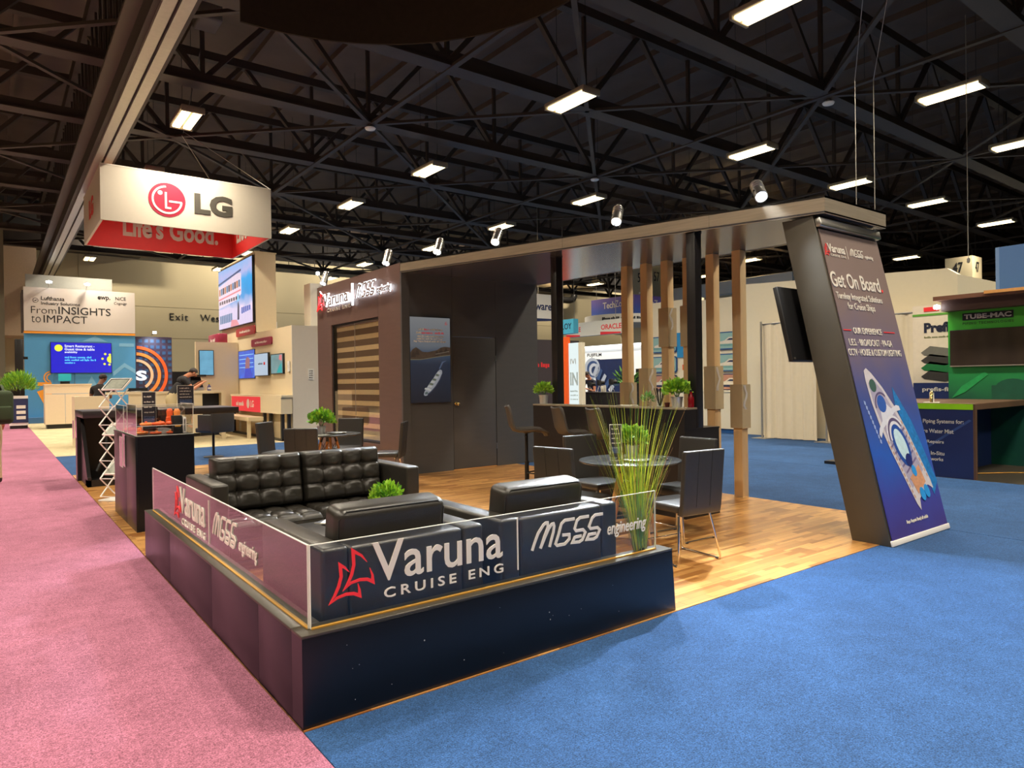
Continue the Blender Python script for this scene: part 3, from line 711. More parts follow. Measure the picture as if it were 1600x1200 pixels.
for k, (r0, r1, c_) in enumerate(((.105,.125,S(92,80,120)),(.125,.14,S(222,222,232)),(.085,.105,S(222,222,232)))): flat(bn, 'deck_arc', MATm('print_arc%d' % k, c_), ship([(x*.95, z*1.15) for x, z in crescent(0, .02, r0, r1, 15, 165, 14)]), Y0-.0030-.0002*k, .0004)
flat(bn, 'bow_arc', MATm('print_arc0', S(92,80,120)), ship(crescent(0, .27, .085, .10, 20, 160, 12)), Y0-.0030, .0004)
for q in (-1, 1):
    for k in range(11): flat(bn, 'lifeboat', MATm('print_boat', S(190,150,130), v=.3), ship([(q*.148, .08-.042*k), (q*.132, .08-.042*k), (q*.132, .055-.042*k), (q*.148, .055-.042*k)]), Y0-.0021, .0004)
for k in range(9):
    a = k*.035; flat(bn, 'foam', MATm('print_foam', S(150,170,220)), [(.10+a*.46, bz(.42)-a*1.3), (.13+a*.46, bz(.42)-a*1.3-.01), (.125+a*.46, bz(.42)-a*1.3-.045), (.098+a*.46, bz(.42)-a*1.3-.035)], Y0, .0006)
# screen on the back of the column
tv = thing('back_screen', 'black flat screen mounted on the back of the leaning column', 'screen', (5.2, .24, 0)); tv.rotation_euler = (-ang, 0, 0)
B(tv, 'screen_body', M_dark, -.17, 1.15, .07, .12, 1.72, 2.46, .006); B(tv, 'bezel', M_rail, -.172, 1.152, .115, .122, 1.715, 1.735)
B(tv, 'wall_bracket', M_darkm, .25, .75, .0, .07, 1.95, 2.25); B(tv, 'speaker_dot', M_steel, -.15, -.13, .062, .07, 1.73, 1.75)

# dark posts and wooden slat posts ---------------------------------------------------------
for k, (x, y, z0, lab) in enumerate([(5.068, 4.15, .966, 'square black canopy post at the far end of the bar'), (5.068, 1.862, .966, 'square black canopy post at the near end of the bar')]):
    t = thing('canopy_post', lab, 'post', (x, y, z0))
    top = cz(y)-z0
    B(t, 'shaft', M_black, -.057, .057, -.057, .057, 0, top+.001, .003); B(t, 'top_plate', M_black, -.062, .062, -.062, .062, top-.012, top)
PY = [4.20, 3.82, 3.44, 3.06, 2.68, 2.28]; SZ = [(.90,1.46),(1.10,1.66),(1.95,2.49),(1.94,2.49),(1.10,1.66),(.87,1.42)]
ordn = ['first', 'second', 'third', 'fourth', 'fifth', 'sixth']
for k, (y, (z0, z1)) in enumerate(zip(PY, SZ)):
    x = 6.49; top = cz(y-.062)+.003
    t = thing('wooden_post', 'square beech slat post under the canopy, %s from the black wall' % ordn[k], 'post', (x, y, .004), 0, 'beech posts behind the bar')
    B(t, 'shaft', M_beech2, -.062, .062, -.062, .062, 0, top-.004, .003); B(t, 'foot_plate', M_beech2, -.064, .064, -.064, .064, 0, .008)
    s = thing('post_sleeve', ['cream box sleeve on the first beech post, just above bar height', 'cream box sleeve on the second beech post, behind the glass of straws', 'cream box sleeve high on the third beech post', 'cream box sleeve high on the fourth beech post beside the black post', 'cream box sleeve on the fifth beech post, right of the black post', 'cream box sleeve lowest on the sixth beech post, near the drapes'][k], 'sleeve', (x, y, z0), 0, 'cream post sleeves')
    h = z1-z0
    for (a0, a1, b0, b1) in ((-.088,.088,-.088,-.066),(-.088,.088,.066,.088),(-.088,-.066,-.066,.066),(.066,.088,-.066,.066)): B(s, 'side', M_card, a0, a1, b0, b1, 0, h)
    pl = MB()   # a loose flap of protective film
    rnd = random.Random(k); n = 7
    pv = []
    for q in range(n):
        zz = h*(.98-.55*q/(n-1)); xx = -.02+.03*math.sin(q*1.3+k); pv += [(xx-.02-.01*rnd.random(), -.0895-.006*rnd.random(), zz), (xx+.015*rnd.random(), -.0895-.018*rnd.random(), zz)]
    pl.add(pv, [(2*q, 2*q+1, 2*q+3, 2*q+2) for q in range(n-1)]); pl.build('film_flap', mat('film', S(224,222,218), .2, spec=.8), s, True)

# bar ------------------------------------------------------------------------------------------
br = thing('bar_counter', 'long black bar counter with raised front ledge', 'bar', (4.8, 1.8, .004))
B(br, 'front_panel', M_black, 0, .03, .0, 1.28, 0, 1.165); B(br, 'front_panel', M_black, 0, .03, 1.283, 2.56, 0, 1.165)
B(br, 'end_panel', M_black, .03, .59, 0, .03, 0, .945); B(br, 'raised_end', M_black, .03, .20, 0, .03, .945, 1.165); B(br, 'back_riser', M_black, .17, .20, .03, 2.56, .96, 1.165); B(br, 'far_panel', M_black, .03, .59, 2.53, 2.56, 0, .945)
B(br, 'ledge_top', M_fascia, -.004, .21, -.004, 2.565, 1.165, 1.186, .003); B(br, 'worktop', M_black, .03, .60, -.002, 2.56, .945, .962)
# spotlights on the canopy edge -------------------------------------------------------------------
def spotlight(x, y, zb, tx, ty, tz, label, power=1.0, cone=58):
    t = thing('spotlight', label, 'spotlight', (x, y, zb), 0, 'steel spotlights on the canopy edge')
    d = Vector((tx-x, ty-y, tz-zb-.16)).normalized()
    q = Vector((0,0,-1)).rotation_difference(d).to_matrix().to_4x4(); M = Matrix.Translation((0,0,.16)) @ q
    MB().box(-.05,.05,-.03,.03,0,.012).build('base_plate', M_darkm, t)
    side = q @ Vector((1,0,0)); side = Vector((side.x, side.y, 0)).normalized()
    mb = MB()
    for s in (-1, 1): mb.bar(tuple(side*s*.03+Vector((0,0,.01))), tuple(side*s*.07+Vector((0,0,.17))), .02, .006)
    mb.build('yoke', M_darkm, t)
    MB().lathe([(0,.17),(.045,.17),(.055,.15),(.06,.10),(.062,-.06),(.066,-.10),(.066,-.115),(.056,-.115),(.056,-.09),(0,-.09)], 20).xf(M).build('can', M_steel, t, True)
    for zz in (.04, .08, .12): MB().lathe([(.058,zz),(.066,zz),(.066,zz+.01),(.058,zz+.01)], 20).xf(M).build('cooling_ring', M_steel, t, True)
    MB().lathe([(0,-.098),(.052,-.098),(.052,-.092),(0,-.092)], 20).xf(M).build('lens', M_spotglow, t, True)
    ld = bpy.data.lights.new('spot_beam', 'SPOT'); ld.energy = SPOT_W*power; ld.color = COOL; ld.spot_size = math.radians(cone); ld.spot_blend = .7; ld.shadow_soft_size = .05
    l = bpy.data.objects.new('spot_beam', ld); COL.objects.link(l); l.parent = t; l.matrix_local = M @ Matrix.Translation((0,0,-.13))
    return t
def ftop(y): return cz(y)+TH
spotlight(4.26, 10.3, 3.44, 2.9, 9.4, .6, 'spotlight above the far corner of the brown wall', .8)
spotlight(4.26, 7.55, 3.44, 2.9, 6.5, .6, 'spotlight above the near corner of the brown wall', .8)
spotlight(4.42, 6.15, ftop(6.15), 2.5, 4.6, .4, 'spotlight on the canopy edge above the round table by the window', .9)
spotlight(4.62, 4.90, ftop(4.9), 2.3, 3.3, .4, 'spotlight on the canopy edge above the poster wall', 1.0)
spotlight(4.91, 2.85, ftop(2.85), 2.7, 1.3, .4, 'spotlight on the canopy edge above the bar stools', 1.0)
spotlight(5.17, 1.12, ftop(1.12), 2.9, -1.5, .2, 'dazzling spotlight on the canopy edge nearest the leaning banner', 1.3, 84)

# poster screen on the door wall ---------------------------------------------------------------------
ps = thing('poster_screen', 'dim upright screen showing a cruise ship and coast beside the door', 'screen', (4.335, 6.95, 1.165))
w_, h_ = .77, 1.415
B(ps, 'screen_body', M_dark, 0, w_, 0, .045, 0, h_, .004)
E = lambda n, c, e=.45, v=.15, sc=14: mat(n, c, .35, var=v, scale=sc, emit=.45)
M_sea = ramp_mat('poster_sea', [(0, S(24,30,42)), (.45, S(40,50,68)), (.58, S(70,84,104)), (.66, S(110,116,124)), (1, S(140,142,144))], 2, 0, 1.415, .35, .06, .45)
B(ps, 'picture', M_sea, .006, w_-.006, -.003, 0, .006, h_-.006)
flat(ps, 'hills', E('poster_hills', S(74,58,46), .12, .5, 24), [(.006,.715),(.006,.83),(.05,.88),(.11,.915),(.17,.88),(.23,.84),(.33,.835),(.42,.855),(.5,.87),(.58,.915),(.66,.93),(.764,.92),(.764,.79),(.6,.775),(.4,.745),(.2,.715)], -.004)
flat(ps, 'shore_line', E('poster_shore', S(120,112,90), .15), [(.006,.705),(.006,.717),(.2,.718),(.4,.748),(.6,.778),(.764,.793),(.764,.785),(.6,.768),(.4,.738),(.2,.708)], -.0046)
for k, (hx, hz, r_) in enumerate(((.06,.80,.05),(.13,.84,.045),(.5,.82,.04),(.58,.86,.045),(.68,.87,.05))): flat(ps, 'hill_shade', E('poster_hill_dark', S(56,44,36)), [(hx-r_,hz-.05),(hx+r_,hz-.05),(hx+r_*.4,hz+.03),(hx-r_*.2,hz+.045)], -.0064, .0006)
for k in range(12): flat(ps, 'shore_house', E('poster_house', S(150,140,126)), rect(.48+.022*k, .49+.022*k, .80+.004*k, .812+.004*k), -.0072, .0005)
shp = [(.245,.15),(.25,.125),(.275,.115),(.315,.125),(.40,.185),(.50,.29),(.575,.40),(.60,.49),(.595,.535),(.56,.55),(.53,.53),(.49,.49),(.44,.42),(.37,.34),(.30,.25),(.26,.19)]
flat(ps, 'ship_hull', E('poster_ship', S(156,158,164), .4, .1), shp, -.004)
flat(ps, 'ship_side', E('poster_shipside', S(60,66,84)), [(.315,.125),(.40,.185),(.50,.29),(.575,.40),(.60,.49),(.578,.45),(.535,.37),(.46,.27),(.37,.185),(.31,.15)], -.0065)
flat(ps, 'ship_bow_deck', E('poster_deckB', S(84,100,96)), [(.262,.15),(.285,.135),(.315,.155),(.325,.175),(.30,.185),(.27,.175)], -.0065)
flat(ps, 'ship_bridge', E('poster_bridge', S(196,194,186)), [(.255,.225),(.30,.215),(.37,.195),(.385,.215),(.33,.245),(.27,.25)], -.0068)
for k in range(7): flat(ps, 'ship_deck', E(['poster_deckA','poster_deckC'][k % 2], S(186,184,176) if k % 2 == 0 else S(96,104,80)), [(.315+k*.031, .265+k*.037), (.385+k*.028, .25+k*.037), (.405+k*.027, .275+k*.037), (.335+k*.030, .292+k*.037)], -.0066)
flat(ps, 'smoke', E('poster_smoke', S(84,98,124)), [(.535,.56),(.56,.56),(.62,.66),(.69,.70),(.60,.68)], -.0044, .0006)
sail_logo(ps, MATS.get('poster_red') or E('poster_red', S(196,40,44), .4), .66, 1.29, .05, .06, -.004)
for k, (m, x, z, w, h) in enumerate(((M_letter,.16,1.195,.10,.03),(MATS['poster_red'],.27,1.195,.09,.03),(M_letter,.38,1.195,.23,.032),(M_letter,.12,1.14,.09,.028),(MATS['poster_red'],.22,1.14,.21,.03),(MATS['poster_red'],.47,1.14,.18,.03),(M_letter,.14,1.085,.50,.028),(M_letter,.13,1.043,.50,.028),(M_letter,.07,1.0,.63,.028))):
    illegible(ps, m, x, z, w, h, y=-.004, seed=k+3)

# ================================================================== FURNITURE
def pillow_mesh(W, H, T, tuft=None, nx=64, ny=48, edge=.05, name='cushion', seed=0, m=None, back=.25):
    """cushion lying in local xy, front towards +z; tuft=(columns, rows) of buttons"""
    rnd = random.Random(seed); vs = []; fs = []
    def prof(u, e, L):
        d = min(u, 1-u)*L
        return 1 if d >= e else math.sqrt(max(0, 1-((e-d)/e)**2))
    bt = [((i+1)/(tuft[0]+1), (j+1)/(tuft[1]+1)) for i in range(tuft[0]) for j in range(tuft[1])] if tuft else []
    for j in range(ny+1):
        for i in range(nx+1):
            u = i/nx; v = j/ny
            # crowd samples near the rim
            u = .5-.5*math.cos(PI*u)*(.55)-.5*(1-2*u)*.45; v = .5-.5*math.cos(PI*v)*(.55)-.5*(1-2*v)*.45
            p = prof(u, edge, W)*prof(v, edge, H)
            z = T*p*(.86+.14*math.sin(PI*u)*math.sin(PI*v))
            if tuft:
                g = 0
                for bu, bv in bt:
                    dx = (u-bu)*W; dy = (v-bv)*H; r2 = dx*dx+dy*dy
                    g += .65*math.exp(-r2/(.020**2))+.55*math.exp(-r2/(.055**2))
                cu = min(abs(u*(tuft[0]+1)-k) for k in range(1, tuft[0]+1))*W/(tuft[0]+1); cv = min(abs(v*(tuft[1]+1)-k) for k in range(1, tuft[1]+1))*H/(tuft[1]+1)
                g += .38*math.exp(-(cu/.012)**2)+.38*math.exp(-(cv/.012)**2)
                z -= min(g, 1.3)*.05*p
                z += .012*p*(rnd.random()-.5)*.25
            vs.append(((u-.5)*W, (v-.5)*H, z))
    o = len(vs)
    for j in range(ny+1):
        for i in range(nx+1):
            x, y, z = vs[j*(nx+1)+i]; u = x/W+.5; v = y/H+.5
            vs.append((x, y, -T*back*prof(u, edge, W)*prof(v, edge, H)))
    n1 = nx+1
    for j in range(ny):
        for i in range(nx):
            a = j*n1+i; fs.append((a, a+1, a+n1+1, a+n1)); fs.append((o+a, o+a+n1, o+a+n1+1, o+a+1))
    for i in range(nx): fs.append((i, o+i, o+i+1, i+1)); a = ny*n1+i; fs.append((a, a+1, o+a+1, o+a))
    for j in range(ny): a = j*n1; fs.append((a, a+n1, o+a+n1, o+a)); a += nx; fs.append((a, o+a, o+a+n1, a+n1))
    mb = MB().add(vs, fs); return mb
def rot(axis, deg): return Matrix.Rotation(math.radians(deg), 4, axis)
def T3(x, y, z): return Matrix.Translation((x, y, z))
def piping(path, parent, r=.006): return MB().tube(path, r, 6).build('piping', M_seam, parent, True)

def leather_seat(name, label, cat, loc, rz, W, n, D=.88, group=None, arm_h=.726, back_h=.88):
    """front faces local -y, width W, n seat cushions; origin at centre of the base"""
    t = thing(name, label, cat, loc, rz, group)
    a = .135; hw = W/2; y0 = -D/2; y1 = D/2
    for s in (-1, 1):
        x0, x1 = sorted((s*hw, s*(hw-a)))
        MB().box(x0, x1, y0, y1, .10, arm_h).build('arm', M_leather, t, True, .022, 4)
    MB().box(-hw+a+.001, hw-a-.001, y1-.15, y1, .10, arm_h-.005).build('back_frame', M_leather, t, True, .022, 4)
    MB().box(-hw+a+.001, hw-a-.001, y0+.03, y1-.151, .10, .27).build('seat_base', M_leather, t, True, .015, 3)
    for sx in (-1, 1):
        for sy in (-1, 1): MB().lathe([(.018,0),(.022,.02),(.022,.10)], 12, (sx*(hw-.08), sy*(D/2-.08), 0)).build('leg', M_chrome, t, True)
    cw = (W-2*a-.004)/n
    for k in range(n):
        cx = -hw+a+.002+cw*(k+.5)
        c = pillow_mesh(cw-.006, .66, .15, (3, 3), edge=.045, seed=k).xf(T3(cx, y0+.315, .285)).build('seat_cushion', M_leather, t, True)
        MB().tube([(cx-cw/2+.012, y0-.008, .372), (cx+cw/2-.012, y0-.008, .372)], .004, 5).build('piping', M_seam, c)
        # leaning back cushion
        bc = pillow_mesh(cw-.004, .47, .14, (3, 2), edge=.045, seed=k+5, back=.6).xf(T3(cx, y1-.27, back_h-.235) @ rot('X', 90-10)).build('back_cushion', M_leather, t, True)
    return t
sofa = leather_seat('leather_sofa', 'two seat black leather sofa with tufted cushions facing the glass', 'sofa', (1.18, 3.12, .004), 0, 1.82, 2)
# armchairs have their backs to the glass: plain box cushions seen from behind
def armchair(label, x):
    t = leather_seat('leather_armchair', label, 'armchair', (x, .615, .004), PI, .915, 1, D=.90, group='armchairs behind the glass')
    for c in [c for c in t.children if c.name.startswith('back_cushion')]: bpy.data.objects.remove(c)
    hw = .915/2-.135-.004
    bc = MB().box(-hw, hw, -.08, .10, -.24, .24).xf(T3(0, .175, .64) @ rot('X', -8)).build('back_cushion', M_leather, t, True, .05, 5)
    pth = [(-hw+.012, .10, -.2), (-hw+.012, .10, .19), (-hw+.05, .10, .232), (hw-.05, .10, .232), (hw-.012, .10, .19), (hw-.012, .10, -.2)]
    M = T3(0, .175, .64) @ rot('X', -8)
    piping([tuple(M @ Vector((p[0]*.985, .088, p[2]*.985))) for p in pth], bc, .004)
    return t
armchair('black leather armchair behind the red emblem on the glass', .615)
armchair('black leather armchair beside the tall grass plant', 1.645)

# coffee table ----------------------------------------------------------------------------------
ct = thing('coffee_table', 'low black coffee table between sofa and armchairs', 'table', (1.18, 1.86, .004))
MB().box(-.55, .55, -.30, .30, .40, .45).build('table_top', M_black, ct, True, .004)
for sx in (-1, 1):
    for sy in (-1, 1): B(ct, 'leg', M_black, sx*.52-.025, sx*.52+.025, sy*.27-.025, sy*.27+.025, 0, .40)
B(ct, 'lower_shelf', M_black, -.49, .49, -.24, .24, .12, .14)
def magazine(loc, rz, label, w=.21, l=.29, m=None, group='magazines on the coffee table', th=.006):
    t = thing('magazine', label, 'magazine', loc, rz, group)
    B(t, 'pages', M_paper, -w/2, w/2, -l/2, l/2, 0, th); B(t, 'cover', m or M_paperd, -w/2-.001, w/2+.001, -l/2-.001, l/2+.001, th, th+.001)
    B(t, 'cover_picture', mat('cover_grey', S(150,150,146), .4, var=.3, scale=40), -w*.38, w*.38, -l*.42, l*.1, th+.001, th+.0015)
    return t
magazine((1.02, 2.02, .455), .5, 'dark covered magazine at the left of the coffee table'); magazine((1.27, 1.74, .455), 1.1, 'grey magazine in front of the potted plant', m=M_paper); magazine((1.0, 1.99, .4635), .9, 'open pale brochure lying on the dark magazine', m=M_paper, w=.15, l=.22)

# plants ----------------------------------------------------------------------------------------------
def foliage(R, n, leaf, seed, squash=.85, up=.4, wid=.45):
    rnd = random.Random(seed); mb = MB()
    for k in range(n):
        a = rnd.uniform(0, 2*PI); c = rnd.uniform(-.35, 1); s = math.sqrt(1-c*c); d = Vector((s*math.cos(a), s*math.sin(a), c*squash))
        r = R*rnd.uniform(.45, 1.0); p = d*r; nrm = (d+Vector((rnd.uniform(-.7,.7), rnd.uniform(-.7,.7), rnd.uniform(-.2,.9)))).normalized()
        t = d.cross(nrm); t = t.normalized() if t.length > 1e-3 else Vector((1,0,0)); f = (d*.6+nrm*.2+Vector((0,0,up))+t*rnd.uniform(-.6,.6)).normalized(); q = f.cross(nrm).normalized()
        l = leaf*rnd.uniform(.7, 1.25); ww = l*wid; cup = nrm*l*.12
        mb.m = 1 if rnd.random() < .35 else 0
        mb.add([p, p+f*l*.5+q*ww*.5+cup, p+f*l, p+f*l*.5-q*ww*.5+cup, p+f*l*.5], [(0,1,4), (1,2,4), (2,3,4), (3,0,4)])
    return mb
def potted_plant(label, loc, pot_r, pot_h, R, n, leaf, seed, pm=None, leafm=None, group='potted plants', wid=.45, squash=.85):
    t = thing('potted_plant', label, 'plant', loc, 0, group)
    MB().lathe([(0,0),(pot_r*.78,0),(pot_r*.8,.004),(pot_r,pot_h),(pot_r*1.05,pot_h),(pot_r*1.05,pot_h+.006),(pot_r*.93,pot_h+.006),(pot_r*.9,pot_h-.015),(0,pot_h-.015)], 24).build('pot', pm or M_pot, t, True)
    MB().lathe([(0,0),(pot_r*.9,0)], 16, (0,0,pot_h-.012)).build('soil', mat('soil', S(50,36,26), .9), t)
    f = foliage(R, n, leaf, seed, squash, wid=wid).xf(T3(0, 0, pot_h+R*.55)).build('foliage', leafm or [M_leaf, M_leaf2], t, True); f['kind'] = 'stuff'
    st = MB()
    for k in range(9):
        a = k*.7; st.tube([(0,0,pot_h-.02), (math.cos(a)*R*.4, math.sin(a)*R*.4, pot_h+R*.6)], .003, 4)
    st.build('stems', M_leafd, t); return t
potted_plant('round bright green plant on the coffee table', (1.40, 1.98, .455), .055, .09, .115, 420, .05, 1, wid=.5)

# round tables ------------------------------------------------------------------------------------------
def round_table(label, x, y, r=.47, h=.755):
    t = thing('round_table', label, 'table', (x, y, .004), .6)
    MB().lathe([(0,h-.02),(r-.01,h-.02),(r,h-.012),(r,h-.003),(r-.004,h),(0,h)], 48).build('table_top', mat('dark_table_top', (.045,.048,.05,1), .22, var=.1), t, True)
    for k in range(4):
        a = PI/4+k*PI/2; c, s = math.cos(a), math.sin(a)
        lg = MB().tube([(.10*c, .10*s, h-.06), (.30*c, .30*s, 0)], .021, 12, r2=.014).build('leg', M_beech, t, True)
        MB().tube([(.085*c,.085*s,h-.02), (.115*c,.115*s,h-.12)], .022, 10).build('leg_socket', M_dark, lg, True)
    wr = MB()
    for k in range(4):
        a = PI/4+k*PI/2; b = a+PI/2
        wr.tube([(.20*math.cos(a), .20*math.sin(a), .36+.0), (.12*math.cos(b), .12*math.sin(b), h-.1)], .004, 5)
        wr.tube([(.20*math.cos(b), .20*math.sin(b), .36+.0), (.12*math.cos(a), .12*math.sin(a), h-.1)], .004, 5)
    wr.build('wire_brace', M_dark, t); MB().cyl(.14, h-.035, h-.02, 20).build('top_plate', M_dark, t)
    return t
T2 = (3.66, 1.52); T1 = (2.93, 6.92)
round_table('round dark table with beech legs near the tall grass plant', *T2)
round_table('round dark table by the window behind the sofa', *T1)

# side chairs ---------------------------------------------------------------------------------------------
def make_chair():
    t = thing('side_chair', 'chair', 'chair', (0,0,0))
    hw = .22
    # seat: padded slab, front towards local +y
    MB().box(-hw, hw, -.22, .23, .42, .485).build('seat', M_leather2, t, True, .022, 4)
    # back: curved slab sweeping up from the seat
    prof = [(-.235,.40),(-.25,.47),(-.262,.60),(-.275,.75),(-.29,.90),(-.292,.925)]
    vs = []; fs = []
    for (y, z) in prof: vs += [(-hw, y-.022, z), (hw, y-.022, z), (hw, y+.026, z), (-hw, y+.026, z)]
    for k in range(len(prof)-1):
        a = k*4
        for i in range(4): fs.append((a+i, a+(i+1)%4, a+4+(i+1)%4, a+4+i))
    fs += [(3,2,1,0), tuple(len(vs)-4+i for i in range(4))]
    bk = MB().add(vs, fs).build('backrest', M_leather2, t, True, .014, 3)
    for x in (-.075,.075): MB().tube([(x, y-.0225, z) for y, z in prof[1:]], .0022, 4).build('seam', M_seam, bk)
    MB().tube([(-hw+.01,-.268,.90), (hw-.01,-.268,.90)], .003, 4).build('seam', M_seam, bk)
    for s in (-1, 1):
        x = s*.20; xo = s*.235
        pts = [(x*.85,.16,.42), (xo,.205,.03), (xo,.20,.008), (xo,.18,.0075), (xo,-.20,.0075), (xo,-.225,.008), (xo,-.23,.03), (x*.85,-.17,.42)]
        lg = MB().tube(pts, .0095, 10).build('sled_leg', M_chrome, t, True)
        for yy in (.17,-.2): MB().box(xo-.012, xo+.012, yy-.018, yy+.018, 0, .009).build('floor_glide', M_dark, lg, True, .003)
    MB().tube([(-.19,-.175,.40), (.19,-.175,.40)], .008, 8).build('cross_bar', M_chrome, t, True); MB().tube([(-.225,.192,.14), (.225,.192,.14)], .007, 8).build('cross_bar', M_chrome, t, True)
    return t
chair0 = make_chair(); first = [True]
def chair(x, y, face, label):
    """face = heading in degrees of the sitter, 0 = +X"""
    rz = math.radians(face-90)
    if first[0]:
        first[0] = False; c = chair0; c.location = (x, y, .004); c.rotation_euler[2] = rz; c['label'] = label; c['group'] = 'faux leather chairs at the round tables'; return c
    return dup(chair0, (x, y, .004), rz, label, 'faux leather chairs at the round tables')
chair(3.52, .84, 84, 'dark chair with chrome sled legs nearest the leaning banner, back to the viewer')
chair(3.06, 1.62, 8, 'dark chair right behind the armchairs at the round table')
chair(3.84, 2.12, 268, 'dark chair between the round table and the bar stools')
chair(4.13, 1.34, 178, 'dark chair at the round table closest to the bar end')
chair(2.30, 6.08, 52, 'dark chair with its back to the sofa at the window table')
chair(2.44, 7.55, -48, 'blue black chair left of the potted plant at the window table')
chair(3.46, 7.60, 222, 'grey lit chair in front of the window')
chair(3.56, 6.32, 142, 'dark chair seen from the side beside the poster wall')

# bar stools -------------------------------------------------------------------------------------------------
def make_stool():
    t = thing('bar_stool', 'stool', 'stool', (0,0,0))
    # shell: profile in (y,z), front towards +y, swept across x with curved sides
    prof = [(.25,.80),(.235,.835),(.19,.862),(.10,.872),(0,.868),(-.10,.866),(-.165,.885),(-.20,.94),(-.218,1.02),(-.232,1.10),(-.248,1.165),(-.262,1.185)]
    wid = [.15,.185,.20,.21,.215,.215,.212,.21,.205,.20,.185,.16]
    n = 12; vs = []; fs = []
    for side in (0, 1):
        for k, ((y, z), wd) in enumerate(zip(prof, wid)):
            a = prof[max(k-1,0)]; b = prof[min(k+1,len(prof)-1)]; ty, tz = b[0]-a[0], b[1]-a[1]; L_ = math.hypot(ty, tz)
            iy, iz = tz/L_, -ty/L_        # towards the sitter
            for i in range(n+1):
                u = -1+2*i/n; off = .035*(abs(u)**2.5)-(.022 if side else 0)
                vs.append((u*wd, y+iy*off, z+iz*off))
    m_ = len(prof); s0 = m_*(n+1)
    for k in range(m_-1):
        for i in range(n):
            a = k*(n+1)+i; fs.append((a, a+1, a+n+2, a+n+1)); fs.append((s0+a, s0+a+n+1, s0+a+n+2, s0+a+1))
    for i in range(n): fs.append((i, s0+i, s0+i+1, i+1)); a = (m_-1)*(n+1)+i; fs.append((a, a+1, s0+a+1, s0+a))
    for k in range(m_-1): a = k*(n+1); fs.append((a, a+n+1, s0+a+n+1, s0+a)); a += n; fs.append((a, s0+a, s0+a+n+1, a+n+1))
    MB().add(vs, fs).build('seat_shell', M_shell, t, True)
    MB().tube([(-.17,-.09,.872), (0,-.09,.866), (.17,-.09,.872)], .003, 5).build('seat_seam', M_seam, t)
    MB().lathe([(.028,0.02),(.028,.48),(.019,.48),(.019,.83),(.07,.845),(.07,.855),(0,.855)], 20).build('column', M_darkm, t, True)
    MB().lathe([(0,0),(.21,0),(.21,.008),(.16,.016),(.05,.03),(.03,.05),(0,.05)], 32).build('base_disc', M_darkm, t, True)
    ring = [(.02, .0, .33)]+[(.14*math.sin(a), .02+.14-.14*math.cos(a), .33) for a in [PI*.12+PI*1.76*k/16 for k in range(17)]]+[(-.02, 0, .33)]
    MB().tube(ring, .009, 8).build('foot_ring', M_darkm, t, True); MB().tube([(.02,-.03,.80), (.13,-.02,.80), (.16,-.02,.79)], .004, 6).build('lift_lever', M_dark, t)
    return t
st0 = make_stool()
st0.location = (4.36, 3.96, .004); st0.rotation_euler[2] = math.radians(-122); st0['label'] = 'bar stool nearest the black door, farthest left of the three'; st0['group'] = 'bar stools along the bar'
dup(st0, (4.42, 3.10, .004), math.radians(-112), 'middle bar stool at the black bar', 'bar stools along the bar')
dup(st0, (4.40, 2.48, .004), math.radians(-110), 'bar stool closest to the round table with the grass in front', 'bar stools along the bar')

# things on the tables and the bar -------------------------------------------------------------------------
potted_plant('leafy green plant in silver pot on the round table near the grass', (T2[0]+.10, T2[1]+.06, .761), .06, .115, .12, 420, .06, 2, leafm=[M_leaf2, M_leaf], wid=.55)
potted_plant('light green plant in silver pot on the window table', (T1[0]-.10, T1[1]+.02, .761), .065, .11, .16, 420, .075, 3, leafm=[M_leaf2, M_leaf], wid=.6)
potted_plant('small yellow green plant in silver pot at the far end of the bar', (4.90, 4.26, 1.191), .065, .115, .115, 420, .05, 4, wid=.4)
potted_plant('larger yellow green plant in silver pot at the near end of the bar', (4.90, 1.98, 1.191), .065, .11, .125, 420, .065, 5, wid=.55)
def sign_holder(label, loc, rz, w, h, name='table_sign'):
    t = thing(name, label, 'sign', loc, rz)
    B(t, 'holder', M_acryl, -w/2, w/2, 0, .012, 0, h); B(t, 'foot', M_acryl, -w/2, w/2, -.03, .05, 0, .006)
    B(t, 'insert', M_paperd, -w/2+.005, w/2-.005, -.002, 0, .03, h-.006)
    for z in (.0, h-.004): B(t, 'frame_edge', M_edge, -w/2-.003, w/2+.003, -.004, .014, z, z+.005)
    for x in (-w/2-.003, w/2): B(t, 'frame_edge', M_edge, x, x+.003, -.004, .014, 0, h)
    for k in range(5): illegible(t, M_letter, -w*.36, h*(.86-.13*k), w*.72*(1 if k % 2 else .8), h*.035, y=-.002, ext=.001, seed=k+31)
    B(t, 'printed_picture', mat('print_blue_photo', S(70,84,120), .4, var=.4, scale=40), -w*.38, w*.38, -.003, -.002, h*.2, h*.38)
    return t
sign_holder('slim upright table sign beside the plant on the round table', (T2[0]-.16, T2[1]+.02, .761), math.radians(-38), .105, .33)
def plate_stack(label, loc, r=.12, name='glass_dish', m=None):
    t = thing(name, label, 'dish', loc)
    MB().lathe([(0,0),(r*.7,0),(r,.016),(r,.020),(r*.68,.006),(0,.006)], 28).build('dish_body', m or mat('glass_plate', (.5,.53,.55,1), .15, spec=.8), t, True)
    MB().lathe([(r*.97,.016),(r*1.01,.018),(r*.97,.021)], 28).build('rim', M_steel, t, True); return t
plate_stack('shallow pale dish on the round table in front of the plant', (T2[0]-.08, T2[1]-.16, .761))
t = thing('headset', 'small black coiled cable lying on the round table', 'cable', (T2[0]+.16, T2[1]-.26, .766))
MB().tube([(.055*math.cos(a)*(1+.1*math.sin(3*a)), .045*math.sin(a), .004*math.sin(5*a)+.004) for a in [k*.35 for k in range(30)]], .006, 6).build('coil', M_dark, t, True); MB().ell((.05,.02,.012), (.02,.014,.012)).build('plug', M_dark, t, True)
